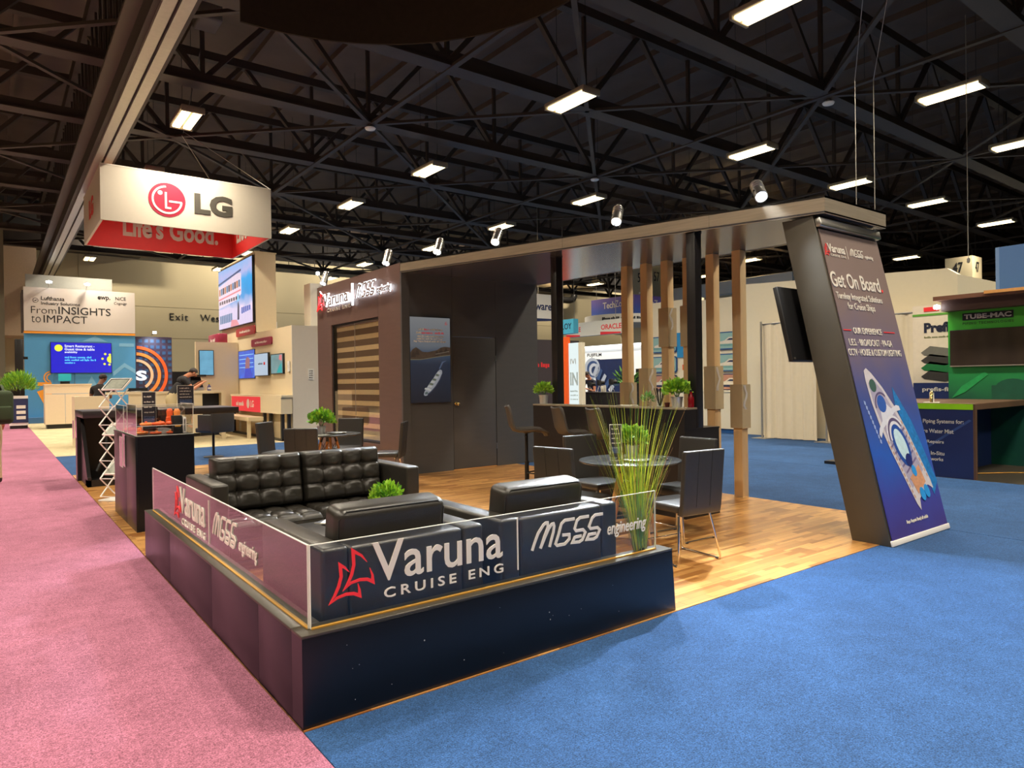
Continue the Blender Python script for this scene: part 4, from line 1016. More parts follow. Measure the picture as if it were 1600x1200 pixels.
plate_stack('pale paper dish on the window table', (T1[0]+.08, T1[1]-.12, .761), .14, 'paper_dish', M_paper)
magazine((T1[0]-.22, T1[1]-.22, .761), .4, 'black folder lying on the window table beside the plant', m=M_dark, group='folders')
# bar things
def jar(label, loc, r, h, name, m, inner=None):
    t = thing(name, label, 'glass', loc)
    MB().lathe([(0,0),(r*.7,0),(r*.72,h*.02),(r*.62,h*.4),(r,h),(r*.94,h),(r*.56,h*.4),(r*.6,h*.05),(0,h*.05)], 20).build('glass_body', m, t, True); return t
g1 = jar('glass holding a fan of black straws on the bar', (4.90, 2.22, 1.191), .05, .13, 'straw_glass', M_acryl)
rs = random.Random(3)
for k in range(16):
    a = rs.uniform(0, 2*PI); q = rs.uniform(.3, 1)
    MB().tube([(0.008*math.cos(a), .008*math.sin(a), .012), (.085*q*math.cos(a), .085*q*math.sin(a), .21)], .0045, 6).build('black_straw', M_dark, g1)
g2 = jar('small glass with pale green sprigs on the bar', (4.90, 2.40, 1.191), .05, .07, 'sprig_glass', M_acryl)
f = foliage(.065, 120, .05, 9, 1.0, wid=.25).xf(T3(0,0,.085)).build('sprigs', [mat('pale_sprig', S(140,190,130), .5, var=.3), M_leaf2], g2, True); f['kind'] = 'stuff'
t = thing('paper_stack', 'white leaflets lying on the bar behind the stools', 'paper', (4.90, 2.72, 1.191), .1)
for k in range(4): o = B(t, 'sheet', M_paper, -.075, .075, -.105, .105, k*.003, k*.003+.0025); o.rotation_euler[2] = .06*k
t = thing('red_bottle', 'dark red bottle beside the near bar plant', 'bottle', (4.955, 1.835, 1.191)); MB().lathe([(0,0),(.032,0),(.034,.01),(.034,.10),(.015,.14),(.013,.17),(0,.17)], 16).build('bottle_body', mat('red_glass', S(120,16,24), .2), t, True); MB().cyl(.015, .17, .19, 12).build('cap', M_dark, t)
t = thing('small_cup', 'small dark cup on the bar next to the straw glass', 'cup', (4.88, 2.10, 1.191)); MB().lathe([(0,0),(.022,0),(.032,.05),(.029,.05),(.019,.006),(0,.006)], 16).build('cup_body', mat('cup_red', S(90,36,26), .3), t, True); MB().lathe([(.0,.042),(.029,.042)], 16).build('drink', M_dark, t)

# tall grass on the plinth end ----------------------------------------------------------------------------------
gr = thing('grass_plant', 'tall artificial grass tuft on the plinth end behind the glass', 'plant', (2.235, .098, .411))
MB().lathe([(0,0),(.028,0),(.03,.008),(.02,.03),(0,.03)], 16).build('foot', M_dark, gr, True)
mb = MB(); rg = random.Random(12)
for k in range(190):
    a = rg.uniform(0, 2*PI); r0 = rg.uniform(0, .03); ht = rg.uniform(.45, 1.06); sp = rg.uniform(.02, .50)*ht; d = Vector((math.cos(a), math.sin(a)*.8, 0)); b = Vector((2.2*r0*math.cos(a), r0*math.sin(a), .004)); q = Vector((-d.y, d.x, 0)).normalized()
    if d.y < 0: d.y *= .12
    wd = rg.uniform(.0020, .0034); n = 6; vs = []; mb.m = rg.choice((0,0,0,1,1,2))
    for i in range(n+1):
        u = i/n; p = b+d*(sp*(u**1.3))+Vector((.10*u*u, .05*u, 0))+Vector((0,0,ht*u*(1-.10*u*sp))); ww = wd*(1-u*.85)
        vs += [p-q*ww, p+q*ww, p+d*ww*.5]
    fs = []
    for i in range(n):
        a_ = i*3; fs += [(a_, a_+1, a_+4, a_+3), (a_+1, a_+2, a_+5, a_+4), (a_+2, a_, a_+3, a_+5)]
    mb.add(vs, fs)
o = mb.build('grass_blades', [mat('grass_yellow', S(196,204,56), .5, var=.3), mat('grass_green', S(112,152,52), .5, var=.3), mat('grass_red', S(150,110,60), .5, var=.3)], gr, True); o['kind'] = 'stuff'

# ================================================================== DISPLAY COUNTER, DESK, RACK
dc = thing('display_counter', 'black display counter at the pink carpet carrying the acrylic case', 'counter', (.10, 5.02, .004))
B(dc, 'front_panel', M_plinth, .018, .56, 0, .018, 0, .965); B(dc, 'side_panel', M_plinth, 0, .018, 0, .62, 0, .965, .002); B(dc, 'side_panel', M_plinth, 0, .018, .623, 1.56, 0, .965, .002)
B(dc, 'back_panel', M_plinth, .018, .56, 1.54, 1.56, 0, .965); B(dc, 'inner_panel', M_plinth, .542, .56, .018, 1.54, 0, .965); B(dc, 'counter_top', M_plinth, -.004, .565, -.004, 1.565, .965, .982, .002)
ac = thing('acrylic_case', 'clear acrylic display case with orange parts on the black counter', 'display case', (.115, 5.03, .99))
W2, D2, H2 = .54, .62, .32
for (a0,a1,b0,b1,z0,z1) in ((0,W2,0,.006,0,H2),(0,W2,D2-.006,D2,0,H2*.9),(0,.006,.006,D2-.006,0,H2),(W2-.006,W2,.006,D2-.006,0,H2),(0,W2,D2+.25,D2+.256,0,.30),(0,.006,D2,1.5,0,.30),(W2*.55,W2*.55+.006,D2,1.5,0,.28),(0,W2,1.494,1.5,0,.30)): B(ac, 'pane', M_acryl, a0, a1, b0, b1, z0, z1)
for p, q in (((0,0,0),(W2,0,0)),((0,0,H2),(W2,0,H2)),((0,0,0),(0,0,H2)),((W2,0,0),(W2,0,H2)),((0,0,H2),(0,D2,H2)),((W2,0,H2),(W2,D2,H2)),((0,0,0),(0,1.5,0)),((0,D2,H2*.9),(W2,D2,H2*.9)),((0,D2,0),(0,D2,.30)),((0,D2+.25,0),(0,D2+.25,.30)),((0,1.5,0),(0,1.5,.30)),((0,D2,.30),(0,1.5,.30)),((0,0,.10),(W2,0,.10))): MB().bar(p, q, .005).build('edge', M_edge, ac)
M_or = mat('orange_rubber', S(232,92,34), .45, var=.15); M_or2 = mat('amber_rubber', S(240,140,60), .45, var=.15)
ro = random.Random(5)
shelf = B(ac, 'glass_shelf', M_acryl, .01, W2-.01, .01, D2-.01, .095, .100); B(ac, 'black_tray', M_dark, .02, W2-.02, .02, D2-.02, .001, .006)
spots = [(.10,.10,.102),(.22,.12,.102),(.36,.16,.102),(.14,.30,.102),(.28,.34,.102),(.42,.40,.102),(.08,.20,.008),(.20,.14,.008),(.34,.12,.008),(.45,.20,.008),(.12,.95,.002),(.30,.95,.002),(.10,1.2,.002),(.26,1.25,.002),(.14,.75,.002),(.06,1.05,.002),(.2,1.1,.002)]
for k, (x, y, z) in enumerate(spots):
    t = thing('orange_seal', 'orange rubber ring seal lying in the acrylic case', 'seal', (.115+x, 5.03+y, .99+z), ro.uniform(0, 3), 'orange rubber parts in the display case')
    R_ = ro.uniform(.035, .055); r_ = ro.uniform(.010, .015)
    MB().tube([(R_*math.cos(2*PI*i/18), R_*math.sin(2*PI*i/18)*.85, r_) for i in range(18)], r_, 8, True).build('ring', M_or if k % 3 else M_or2, t, True)
    MB().lathe([(0,0),(.014,0),(.016,.02),(.010,.035),(0,.035)], 10, (R_*.2,0,0)).build('plug', M_or2 if k % 3 else M_or, t, True)
for k, (x, y, lab) in enumerate(((.44,.30,'upright orange cable bundle at the right of the acrylic case'), (.40,.48,'orange bottle shaped fitting at the back of the acrylic case'))):
    t = thing('orange_fitting', lab, 'fitting', (.115+x, 5.03+y, 1.092), 0)
    MB().lathe([(0,0),(.04,0),(.045,.03),(.03,.08),(.035,.13),(.02,.16),(0,.16)], 16).build('body', M_or2 if k == 0 else M_or, t, True); MB().lathe([(.03,.05),(.042,.06),(.03,.07)], 16).build('collar', M_or, t, True)
t = thing('boxed_device', 'dark device box with white side in the acrylic case', 'box', (.115+.40, 5.03+.06, .997), .1); B(t, 'box_body', M_dark, -.045, .045, 0, .08, 0, .19, .003); B(t, 'label_strip', M_gold, -.03, .03, -.002, 0, .07, .09)
t = thing('white_device', 'white upright data stick next to the dark device box', 'box', (.115+.47, 5.03+.07, .997), .1); B(t, 'body', M_whiteg, -.018, .018, 0, .05, 0, .17, .003); B(t, 'stripe', M_steel, -.008, .008, -.002, 0, .02, .15)
sign_holder('tall dark information card behind the orange parts', (.115+.23, 5.03+D2+.08, .992), 0, .14, .45)
sign_holder('dark information card standing on the long dark desk', (1.46, 9.3, 1.141), 0, .25, .37)
t = thing('leaflet_pocket', 'clear acrylic leaflet pocket hung on the counter side', 'holder', (.085, 5.75, .62), -PI/2)
B(t, 'front', M_acryl, -.11, .11, -.022, -.018, 0, .33); B(t, 'back', M_acryl, -.11, .11, .006, .01, 0, .36)
for p, q in (((-.11,-.02,0),(.11,-.02,0)),((-.11,-.02,0),(-.11,-.02,.33)),((.11,-.02,0),(.11,-.02,.33)),((-.11,-.02,.33),(.11,-.02,.33))): MB().bar(p, q, .005).build('edge', M_edge, t)

dk = thing('dark_desk', 'long dark desk with slanted end leg behind the display counter', 'desk', (0.0, 9.09, .004))
MB().box(0, 2.24, 0, 1.25, 1.035, 1.135).build('desk_top', mat('desk_laminate', (.028,.025,.027,1), .3, var=.15), dk, True, .004)
MB().extrude([(.05,0.02,0),(.05,.30,0),(.05,1.2,0),(.05,1.2,1.035),(.05,1.05,1.035),(.05,.06,.14),(.05,.02,.14)], (.05,0,0)).build('end_leg', M_black, dk)
B(dk, 'end_panel', M_black, .0, .05, .95, 1.2, 0, 1.035); B(dk, 'back_panel', M_black, .1, 1.25, 1.16, 1.2, 0, 1.035)
B(dk, 'foot', M_black, .05, .55, .02, .3, 0, .10); MB().tube([(.2,.3,.2),(.35,.35,.5),(.35,.5,1.0)], .03, 8).build('cable_tube', M_dark, dk, True); B(dk, 'end_leg', M_black, 1.25, 1.30, .1, 1.2, 0, 1.035)
t = thing('leaflet_pocket', 'clear acrylic leaflet pocket hung on the end of the dark desk', 'holder', (-.03, 9.9, .70), -PI/2); B(t, 'front', M_acryl, -.11, .11, -.03, -.026, 0, .28)
for p, q in (((-.11,-.028,0),(.11,-.028,0)),((-.11,-.028,0),(-.11,-.028,.28)),((.11,-.028,0),(.11,-.028,.28))): MB().bar(p, q, .005).build('edge', M_edge, t)
B(t, 'back', M_acryl, -.11, .11, .004, .008, 0, .32)

# zigzag brochure rack
rk = thing('brochure_rack', 'folding white zigzag brochure rack left of the acrylic case', 'brochure rack', (.24, 7.55, .004), math.radians(42))
B(rk, 'base', M_whiteg, -.17, .25, -.12, .14, 0, .02, .004)
levels = [.06+.235*k for k in range(7)]
for k in range(6):
    z0 = levels[k]; z1 = levels[k+1]
    for yy in (-.11, .12):
        MB().bar((-.15,yy,z0), (.10,yy,z1), .016, .010).build('strut', M_whiteg, rk); MB().bar((.10,yy,z0), (-.15,yy,z1), .016, .010).build('strut', M_whiteg, rk)
    MB().tube([(-.15,-.11,z0), (-.15,.12,z0)], .006, 6).build('cross_rod', M_whiteg, rk)
for k, z0 in enumerate((.28, .80, 1.40)):
    s = B(rk, 'shelf', M_paper if k < 2 else M_paperd, -.105, .105, -.15, .15, -.006, .006); s.location = (.03, 0, z0+.13); s.rotation_euler = (0, math.radians(-40), 0)
    for (a0,a1,b0,b1) in ((-.115,-.105,-.16,.16),(.105,.115,-.16,.16),(-.105,.105,-.16,-.15),(-.105,.105,.15,.16)):
        MB().box(a0,a1,b0,b1,-.010,.014).build('shelf_rim', M_whiteg, s)
    B(s, 'leaflet', mat('leaflet_print', S(120,124,110), .4, var=.5, scale=20), -.09, .09, -.13, .13, .006, .010)

# black swivel stool behind the counter
bs = thing('swivel_stool', 'black padded swivel stool standing on the blue carpet strip', 'stool', (2.62, 12.4, .004), .5)
MB().lathe([(0,0),(.20,0),(.20,.01),(.05,.03),(0,.03)], 28).build('base_disc', M_darkm, bs, True); MB().lathe([(.026,.03),(.026,.5),(.018,.5),(.018,.53)], 16).build('column', M_darkm, bs, True)
MB().box(-.26,.26,-.24,.24,.52,.62).build('seat', M_leather2, bs, True, .03, 4); MB().box(-.30,.30,-.30,-.24,.52,.95).build('backrest', M_leather2, bs, True, .03, 4)
MB().box(-.30,-.25,-.25,.12,.55,.90).build('armrest', M_leather2, bs, True, .02, 3); MB().box(.25,.30,-.25,.12,.55,.90).build('armrest', M_leather2, bs, True, .02, 3); MB().tube([(.03,0,.48),(.2,.05,.46),(.26,.06,.42)], .006, 6).build('lift_lever', M_dark, bs)

# ================================================================== BOOTHS AT THE LEFT
def panel(name, label, cat, loc, rz, w, h, th, m, group=None):
    t = thing(name, label, cat, loc, rz, group); B(t, 'panel', m, 0, w, 0, th, 0, h); return t
def screen(name, label, loc, rz, w, h, pic, group=None, th=.06, bez=.02):
    t = thing(name, label, 'screen', loc, rz, group)
    B(t, 'casing', M_dark, 0, w, 0, th, 0, h, .004); B(t, 'picture', pic, bez, w-bez, -.004, 0, bez, h-bez); return t
# blue insight booth, front plane Y=33
lw = thing('blue_booth_wall', 'blue booth wall with white header and slogan far down the pink aisle', 'booth wall', (0, 33, 0))
M_bblue = mat('booth_blue', S(70,138,186), .6, var=.04); M_orange = mat('amber_print', S(232,150,40), .6, var=.04); M_pale = mat('pale_blue_print', S(112,164,200), .6)
B(lw, 'lower_panel', M_bblue, 0, 4.2, 0, .3, .25, 3.86); B(lw, 'header', mat('header_white', S(186,176,168), .6, var=.02), 0, 4.2, -.06, .3, 3.96, 5.84); B(lw, 'amber_strip', M_orange, 0, 4.2, -.05, .3, 3.86, 3.96); B(lw, 'plinth_step', mat('blue_step', S(60,104,152), .6), .05, 4.2, -.5, 0, 0, .25); B(lw, 'side_return', mat('dark_return', S(70,60,56), .6, var=.5, scale=3), -.06, 0, 0, 1.6, 3.96, 5.7)
text(lw, 'Lufthansa', M_blackt, .62, 5.30, w=.85, h=.17, y=-.062, bold=.012); text(lw, 'Industry Solutions', M_blackt, .62, 5.07, w=1.42, h=.17, y=-.062, bold=.012)
MB().poly_xz(crescent(.42, 5.28, .085, .10, 0, 359), -.066, -.062).build('round_emblem', M_blackt, lw); MB().poly_xz([(.36,5.26),(.42,5.29),(.49,5.32),(.43,5.25)], -.066, -.062).build('crane_mark', M_blackt, lw)
text(lw, 'ewp.', M_blackt, 2.72, 5.38, w=.50, h=.22, y=-.062, bold=.03); text(lw, 'NiCE', M_blackt, 3.42, 5.45, w=.42, h=.16, y=-.062, bold=.01); text(lw, 'Cognigy', M_blackt, 3.36, 5.22, w=.52, h=.16, y=-.062, shear=.2)
text(lw, 'From', M_blackt, .26, 4.72, w=.90, h=.30, y=-.062, bold=-.012); text(lw, 'INSIGHTS', M_blackt, 1.24, 4.72, w=1.98, h=.33, y=-.062, bold=.006); text(lw, 'to', M_blackt, .26, 4.33, w=.34, h=.28, y=-.062, bold=-.012); text(lw, 'IMPACT', M_blackt, .70, 4.33, w=1.62, h=.33, y=-.062, bold=.0)
for pts in ([(2.1,3.55),(2.6,3.8),(3.1,3.55)], [(3.55,3.35),(4.15,3.35),(4.15,3.5),(3.55,3.5)], [(3.3,2.2),(3.75,2.6),(4.19,2.3),(4.19,2.1),(3.75,2.4),(3.3,2.0)], [(3.4,1.9),(3.7,1.6),(4.0,1.9)], [(2.2,1.5),(2.45,2.0),(2.7,1.5)]): flat(lw, 'pale_arrow', M_pale, pts, -.001, .004)
for pts in ([(.45,1.75),(.95,1.75),(.95,1.6),(.45,1.6)], [(.42,1.35),(.95,1.55),(.95,.6),(.75,.6)]): flat(lw, 'amber_basket', M_orange, pts, -.001, .004)
for r_ in (.14, .24): MB().poly_xz(crescent(.95, 1.95, r_, r_+.05, 100, 260), -.006, -.001).build('amber_wave', M_orange, lw)
for x in (.9, 2.3):
    t = thing('arm_light', 'small arm light above the blue booth header, %s one' % ('left' if x < 1 else 'right'), 'lamp', (x, 32.9, 5.84)); MB().tube([(0,.1,0),(0,-.3,.22)], .02, 6).build('arm', M_steel, t); MB().lathe([(0,0),(.10,.02),(.12,.08),(0,.12)], 12, (0,-.3,.16)).build('lamp_head', M_spotglow, t, True)
bb = thing('back_header', 'grey white panel with dark slanted band behind the blue booth header', 'booth wall', (.1, 33.8, 0)); B(bb, 'header', mat('grey_white', S(168,168,160), .6), 0, 3.3, 0, .2, 5.3, 6.5); MB().poly_xz([(.55,5.3),(.85,5.85),(3.95,5.85),(3.95,5.3)], -.03, 0).build('dark_band', mat('navy_band', S(34,34,48), .5), bb); MB().poly_xz(crescent(2.35, 5.42, .28, .32, 0, 180), -.034, -.03).build('red_arc', M_red, bb)
M_scrb = mat('screen_blue', S(22,22,190), .3, var=.1, emit=.9)
sc = screen('wide_screen', 'wide blue screen with yellow dots on the blue booth wall', (.92, 32.92, 2.14), 0, 2.32, 1.36, M_scrb)
M_scrw = mat('screen_white', S(235,240,250), .3, emit=.9); M_scry = mat('screen_yellow', S(230,230,60), .3, emit=.9); M_scrc = mat('screen_cyan', S(90,200,250), .3, emit=.9)
flat(sc, 'round_icon', M_scry, disc(.30, 1.10, .15), -.005)
for k, s_ in enumerate(('Smart Restaurant -', 'Guest time & table', 'availability')): text(sc, s_, M_scrw, .52, 1.14-.14*k, h=.11, y=-.005, bold=.02)
for k in range(3): illegible(sc, M_scrc, .52, .66-.12*k, (1.0, 1.2, .4)[k], .08, y=-.005, seed=60+k)
for k in range(6): a = k*PI/3; flat(sc, 'yellow_dot', M_scry, disc(2.14+.19*math.cos(a+2) if 2.14+.19*math.cos(a+2) < 2.24 else 2.24, .62+.26*math.sin(a+2), .05, 14), -.005)
flat(sc, 'sun_disc', M_scry, arc(2.29, .62, .17, 90, 270, 16), -.006)
rc = thing('reception_counter', 'cream reception counter in front of the blue booth wall', 'counter', (.42, 27.3, 0)); M_cream = mat('cream_laminate', S(222,204,176), .5, var=.03)
B(rc, 'base', M_dark, .05, 1.42, .05, .75, 0, .16); B(rc, 'front_door', M_cream, 0, .62, 0, .03, .16, 1.27); B(rc, 'front_door', M_cream, .63, 1.46, 0, .03, .16, 1.27); B(rc, 'upper_band', M_cream, 0, 1.46, 0, .03, 1.285, 1.60); B(rc, 'side_panel', M_cream, 0, .03, .03, .8, .16, 1.6); B(rc, 'side_panel', M_cream, 1.43, 1.46, .03, .8, .16, 1.6); B(rc, 'counter_top', M_cream, -.02, 1.48, -.02, .82, 1.60, 1.64)
t = thing('acrylic_cube', 'clear acrylic box with turquoise print on the reception counter', 'display case', (.72, 27.5, 1.64)); 
for (a0,a1,b0,b1) in ((0,.68,0,.02),(0,.68,.38,.40),(0,.02,.02,.38),(.66,.68,.02,.38)): B(t, 'pane', M_acryl, a0, a1, b0, b1, 0, .40)
B(t, 'lid', M_acryl, 0, .68, 0, .4, .40, .415); B(t, 'printed_card', mat('turquoise_glow_print', S(40,170,180), .5, emit=.2, emitcol=S(40,170,180)), .14, .54, .05, .06, .12, .38); B(t, 'stand', M_dark, .2, .5, .08, .2, 0, .10)  # the card's brightness is emission put into its print
# planter at the far left, with fern
pl = thing('fern_planter', 'white framed planter with feathery green fern beside the pink aisle', 'planter', (-.62, 28.5, 0)); B(pl, 'box', M_whiteg, 0, .58, 0, .5, .12, 1.22); B(pl, 'dark_inset', mat('navy_inset', S(34,44,84), .5), .06, .58, -.02, 0, .22, 1.12); B(pl, 'plinth', M_dark, .02, .56, .02, .48, 0, .12)
for k in range(3): B(pl, 'printed_note', M_paper, .22, .5, -.026, -.02, .35+.2*k, .47+.2*k)
f = foliage(.52, 900, .2, 21, 1.0, .8, .18).xf(T3(.3,.25,1.55)).build('fern_leaves', [M_leaf2, M_leaf], pl, True); f['kind'] = 'stuff'
t = thing('hanging_speaker', 'long black loudspeaker column left of the blue booth wall', 'speaker', (-.22, 31.5, 2.0)); MB().box(-.14,.14,-.15,.15,0,1.5).build('cabinet', M_dark, t, True, .03); B(t, 'bracket', M_darkm, -.04,.3,.15,.4,.7,.8); B(t, 'pole', M_darkm, .0,.06,.15,.2,-2.0,1.0)
# dark arc wall
sw = thing('arc_wall', 'dark tiled wall with orange target arcs between the booths', 'booth wall', (4.25, 33.3, 0)); B(sw, 'panel', mat('aubergine', S(60,46,70), .5, var=.1), 0, 1.55, 0, .1, 0, 3.85)
sq = MB().box(-.075,.075,-.012,0,-.075,.075).mesh('tile', mat('blue_tile', S(54,84,124), .4, var=.3))
for r_ in range(11):
    for c_ in range(6):
        o = put('tile', sq, sw); o.location = (.2+c_*.25+(.0 if r_ % 2 else .12)*0, 0, 3.65-r_*.28)
for r0, r1, m in ((.62,.74,mat('peach_arc', S(236,190,150), .5)), (.92,1.06,M_or2), (1.22,1.36,M_or)): MB().poly_xz([(x, z) for x, z in crescent(0, 2.05, r0, r1, -55, 88, 26)], -.04, -.012).build('arc', m, sw)
text(sw, 'S', M_scrw, .0, 1.78, w=.46, h=.48, y=-.02, bold=.05)
MB().poly_xz(disc(.03, .95, .09, 16), -.03, -.012).build('red_dot', M_red, sw)
t = thing('arc_light', 'white spot washing the top of the dark arc wall', 'lamp', (4.95, 32.6, 3.95)); MB().tube([(0,.7,0),(0,0,.05)], .02, 6).build('arm', M_dark, t); MB().lathe([(0,0),(.08,.02),(.08,.10),(0,.12)], 12).build('lamp_head', M_spotglow, t, True)
ld = bpy.data.lights.new('arc_wash', 'SPOT'); ld.energy = 60; ld.color = (.75,.88,1); ld.spot_size = 2.0; ld.spot_blend = .8; l = bpy.data.objects.new('arc_wash', ld); COL.objects.link(l); l.parent = t; l.location = (0,-.05,-.03); l.rotation_euler = (math.radians(35), 0, 0)

# electronics booth ---------------------------------------------------------------------------------
lgw = thing('screen_booth_wall', 'cream booth wall carrying three upright screens', 'booth wall', (5.3, 22.4, 0), -PI/2); M_lg = mat('booth_cream', S(222,206,172), .6, var=.03)
B(lgw, 'wall_panel', M_lg, 0, 3.5, 0, .9, 0, 3.1); B(lgw, 'wall_panel', M_lg, 3.502, 7.15, 0, .9, 0, 3.08)
B(lgw, 'return_panel', mat('booth_grey', S(214,204,186), .6, var=.03), 7.15, 7.2, 0, 1.6, 0, 3.08)
twr = thing('screen_tower', 'tall cream tower behind the big cruise picture screen', 'tower', (5.32, 22.35, 3.102), -PI/2); B(twr, 'tower_body', M_lg, 0, 3.98, 0, .62, 0, 2.42); B(twr, 'cap', M_lg, -.02, 4.0, -.02, .64, 2.42, 2.46)
big = thing('cruise_screen', 'large bright screen showing a cruise ship deck under blue sky', 'screen', (5.30, 22.3, 3.40), -PI/2); Wb, Hb = 3.9, 2.05
B(big, 'casing', M_dark, 0, Wb, -.06, 0, 0, Hb)
M_sky = ramp_mat('screen_sky', [(0, S(240,200,220)), (.25, S(236,214,236)), (.45, S(40,150,220)), (.7, S(60,170,236)), (.85, S(190,190,236)), (1, S(150,190,240))], 2, 0, 2.05, .3, .25, .75)
B(big, 'picture', M_sky, .03, Wb-.03, -.066, -.06, .03, Hb-.03)
em = lambda n, c, e=.75, v=.1: mat(n, c, .3, var=v, scale=8, emit=e)
flat(big, 'bridge_deck', em('sc_pinkwhite', S(236,214,232)), [(.03,.75),(2.3,.85),(2.75,1.0),(2.75,1.66),(2.3,1.7),(.03,1.5)], -.068)
flat(big, 'roof_edge', em('sc_slate', S(80,90,130)), [(.03,1.54),(2.75,1.72),(2.75,1.79),(.03,1.60)], -.070)
for k in range(11): flat(big, 'ship_window', em(['sc_amber','sc_teal','sc_dark'][k % 3], (S(196,120,70), S(70,120,160), S(60,40,50))[k % 3]), [(.1+k*.235, 1.18+k*.006), (.28+k*.235, 1.18+k*.006), (.28+k*.235, 1.40+k*.006), (.1+k*.235, 1.40+k*.006)], -.070)
flat(big, 'red_band', em('sc_coral', S(226,120,130)), [(.03,1.02),(2.7,1.10),(2.7,1.15),(.03,1.07)], -.070)
for k in range(9): flat(big, 'ship_window', em('sc_dark', S(60,40,50)), rect(.15+k*.28, .33+k*.28, .86, .97), -.070)
flat(big, 'lower_deck', em('sc_lilac', S(220,206,236)), [(.03,.03),(Wb-.03,.03),(Wb-.03,.42),(2.4,.55),(1.2,.7),(.03,.7)], -.069)
for k in range(7): flat(big, 'rail_window', em('sc_teal', S(70,120,160)), rect(.2+k*.22, .36+k*.22, .2, .48), -.071)
for k in range(5): flat(big, 'rail_window', em('sc_blue', S(50,90,180)), [(2.75+k*.2, .36+.012*k), (2.9+k*.2, .36+.012*k), (2.9+k*.2, .56), (2.75+k*.2, .56)], -.071)
flat(big, 'deck_floor', em('sc_coralfloor', S(232,150,160)), [(1.5,.03),(2.5,.03),(2.2,.22),(1.6,.25)], -.072)
flat(big, 'standing_figure', em('sc_navy', S(36,40,76)), [(2.3,.2),(2.5,.2),(2.52,.62),(2.44,.78),(2.34,.72)], -.073); flat(big, 'standing_figure', em('sc_skycol', S(120,200,240)), rect(2.3, 2.5, .8, 1.02), -.073)
def plate(label, x, z, w, h, m, s=None):
    t = thing('category_plate', label, 'sign', (5.295, 22.4-x, z), -PI/2, 'small red plates on the cream booth wall'); MB().poly_xz(rrect(0, w, 0, h, h*.25), -.04, 0).build('plate', m, t); illegible(t, M_letter, w*.2, h*.35, w*.6, h*.3, y=-.041, seed=int(x*9)); return t
M_wine = mat('wine_red', S(150,44,70), .4); plate('wine red plate under the big cruise screen', 2.1, 3.06, 1.95, .26, mat('rust_red', S(168,58,56), .4)); plate('wine red plate above the upright screens', 3.72, 2.66, 1.9, .22, M_wine); plate('mauve plate left of the upright screens', .75, 2.44, 1.25, .2, mat('mauve', S(150,86,110), .4))
t = thing('cube_sign', 'wine red boxed sign left of the big cruise screen', 'sign', (5.05, 22.4, 2.82), -PI/2); MB().box(.2,1.5,-.2,.1,0,.40).build('box', M_wine, t, True, .03); illegible(t, M_letter, .5, .15, .6, .12, y=-.201, seed=4)
M_pp = mat('scr_people', S(40,90,200), .3, var=.6, scale=5, emit=.8); M_lt = mat('scr_pale', S(180,196,214), .3, var=.05, emit=.7); M_tl = mat('scr_teal', S(120,150,150), .3, var=.4, scale=4, emit=.7)
s1 = screen('upright_screen', 'upright screen with bright blue street picture', (5.28, 20.15, 1.70), -PI/2, 1.72, .9, M_pp); 
flat(s1, 'figure', em('sc_face', S(150,100,110)), [(.75,.3),(1.2,.3),(1.25,.6),(1.0,.7),(.8,.6)], -.006); flat(s1, 'figure_coat', em('sc_coat', S(30,60,190)), [(.6,.03),(1.5,.03),(1.3,.32),(.8,.32)], -.0065)
for k in range(4): flat(s1, 'pale_line', em('sc_iceline', S(150,210,250)), rect(.1, 1.6, .35+.13*k, .37+.13*k), -.0055)
s2 = screen('upright_screen', 'upright pale screen with tiny red square', (5.20, 18.20, 1.76), -PI/2, 1.28, .67, M_lt); flat(s2, 'red_square', M_red, rect(.9,1.04,.32,.40), -.006); illegible(s2, M_blackt, .4, .34, .4, .05, y=-.006, seed=8)
s3 = screen('upright_screen', 'smaller teal screen at the right end of the cream wall', (5.24, 16.78, 1.80), -PI/2, 1.0, .56, M_tl, th=.1); flat(s3, 'teal_shape', em('sc_turq', S(30,160,160)), [(.5,.03),(.95,.03),(.9,.3),(.7,.2)], -.006); flat(s3, 'pink_shape', em('sc_rose', S(220,120,120)), [(.7,.4),(.95,.35),(.95,.52),(.75,.52)], -.006)
t = thing('wall_notice', 'small framed notice on the grey booth return', 'notice', (5.72, 15.18, 1.62)); B(t, 'frame', M_paper, 0, .17, 0, .02, 0, .30); 
for k in range(4): illegible(t, M_blackt, .03, .05+.06*k, .11, .025, y=-.001, seed=k)
t = thing('wall_switch', 'small white switch at the edge of the cream wall', 'switch', (5.29, 15.5, 1.85), -PI/2); B(t, 'cover', M_whiteg, 0, .16, -.02, 0, 0, .28); B(t, 'rocker', M_paper, .05, .11, -.03, -.02, .1, .18)
# console under the screens
cs = thing('low_console', 'cream console with red panel under the upright screens', 'console', (4.98, 20.05, 0), -PI/2)
B(cs, 'console_top', M_lg, 0, 4.9, 0, .30, 1.16, 1.22); B(cs, 'red_panel', mat('screen_red', S(226,30,50), .4, var=.1, emit=.75), .2, 3.1, -.01, .02, .72, 1.16); B(cs, 'side_box', M_lg, 3.1, 4.85, 0, .30, .72, 1.16); B(cs, 'rear_box', M_lg, 0, 3.1, .02, .30, .72, 1.16); B(cs, 'lower_bench', M_lg, -.1, 3.3, -.40, .02, .50, .60)
for x in (.1, 3.2, 4.7): B(cs, 'leg', M_dark, x, x+.1, .03, .11, 0, .72)
for x in (3.2, 4.7): B(cs, 'leg', M_dark, x, x+.1, .20, .28, 0, .72)
for x in (.0, 3.1): B(cs, 'bench_leg', M_lg, x, x+.1, -.38, -.30, 0, .50)
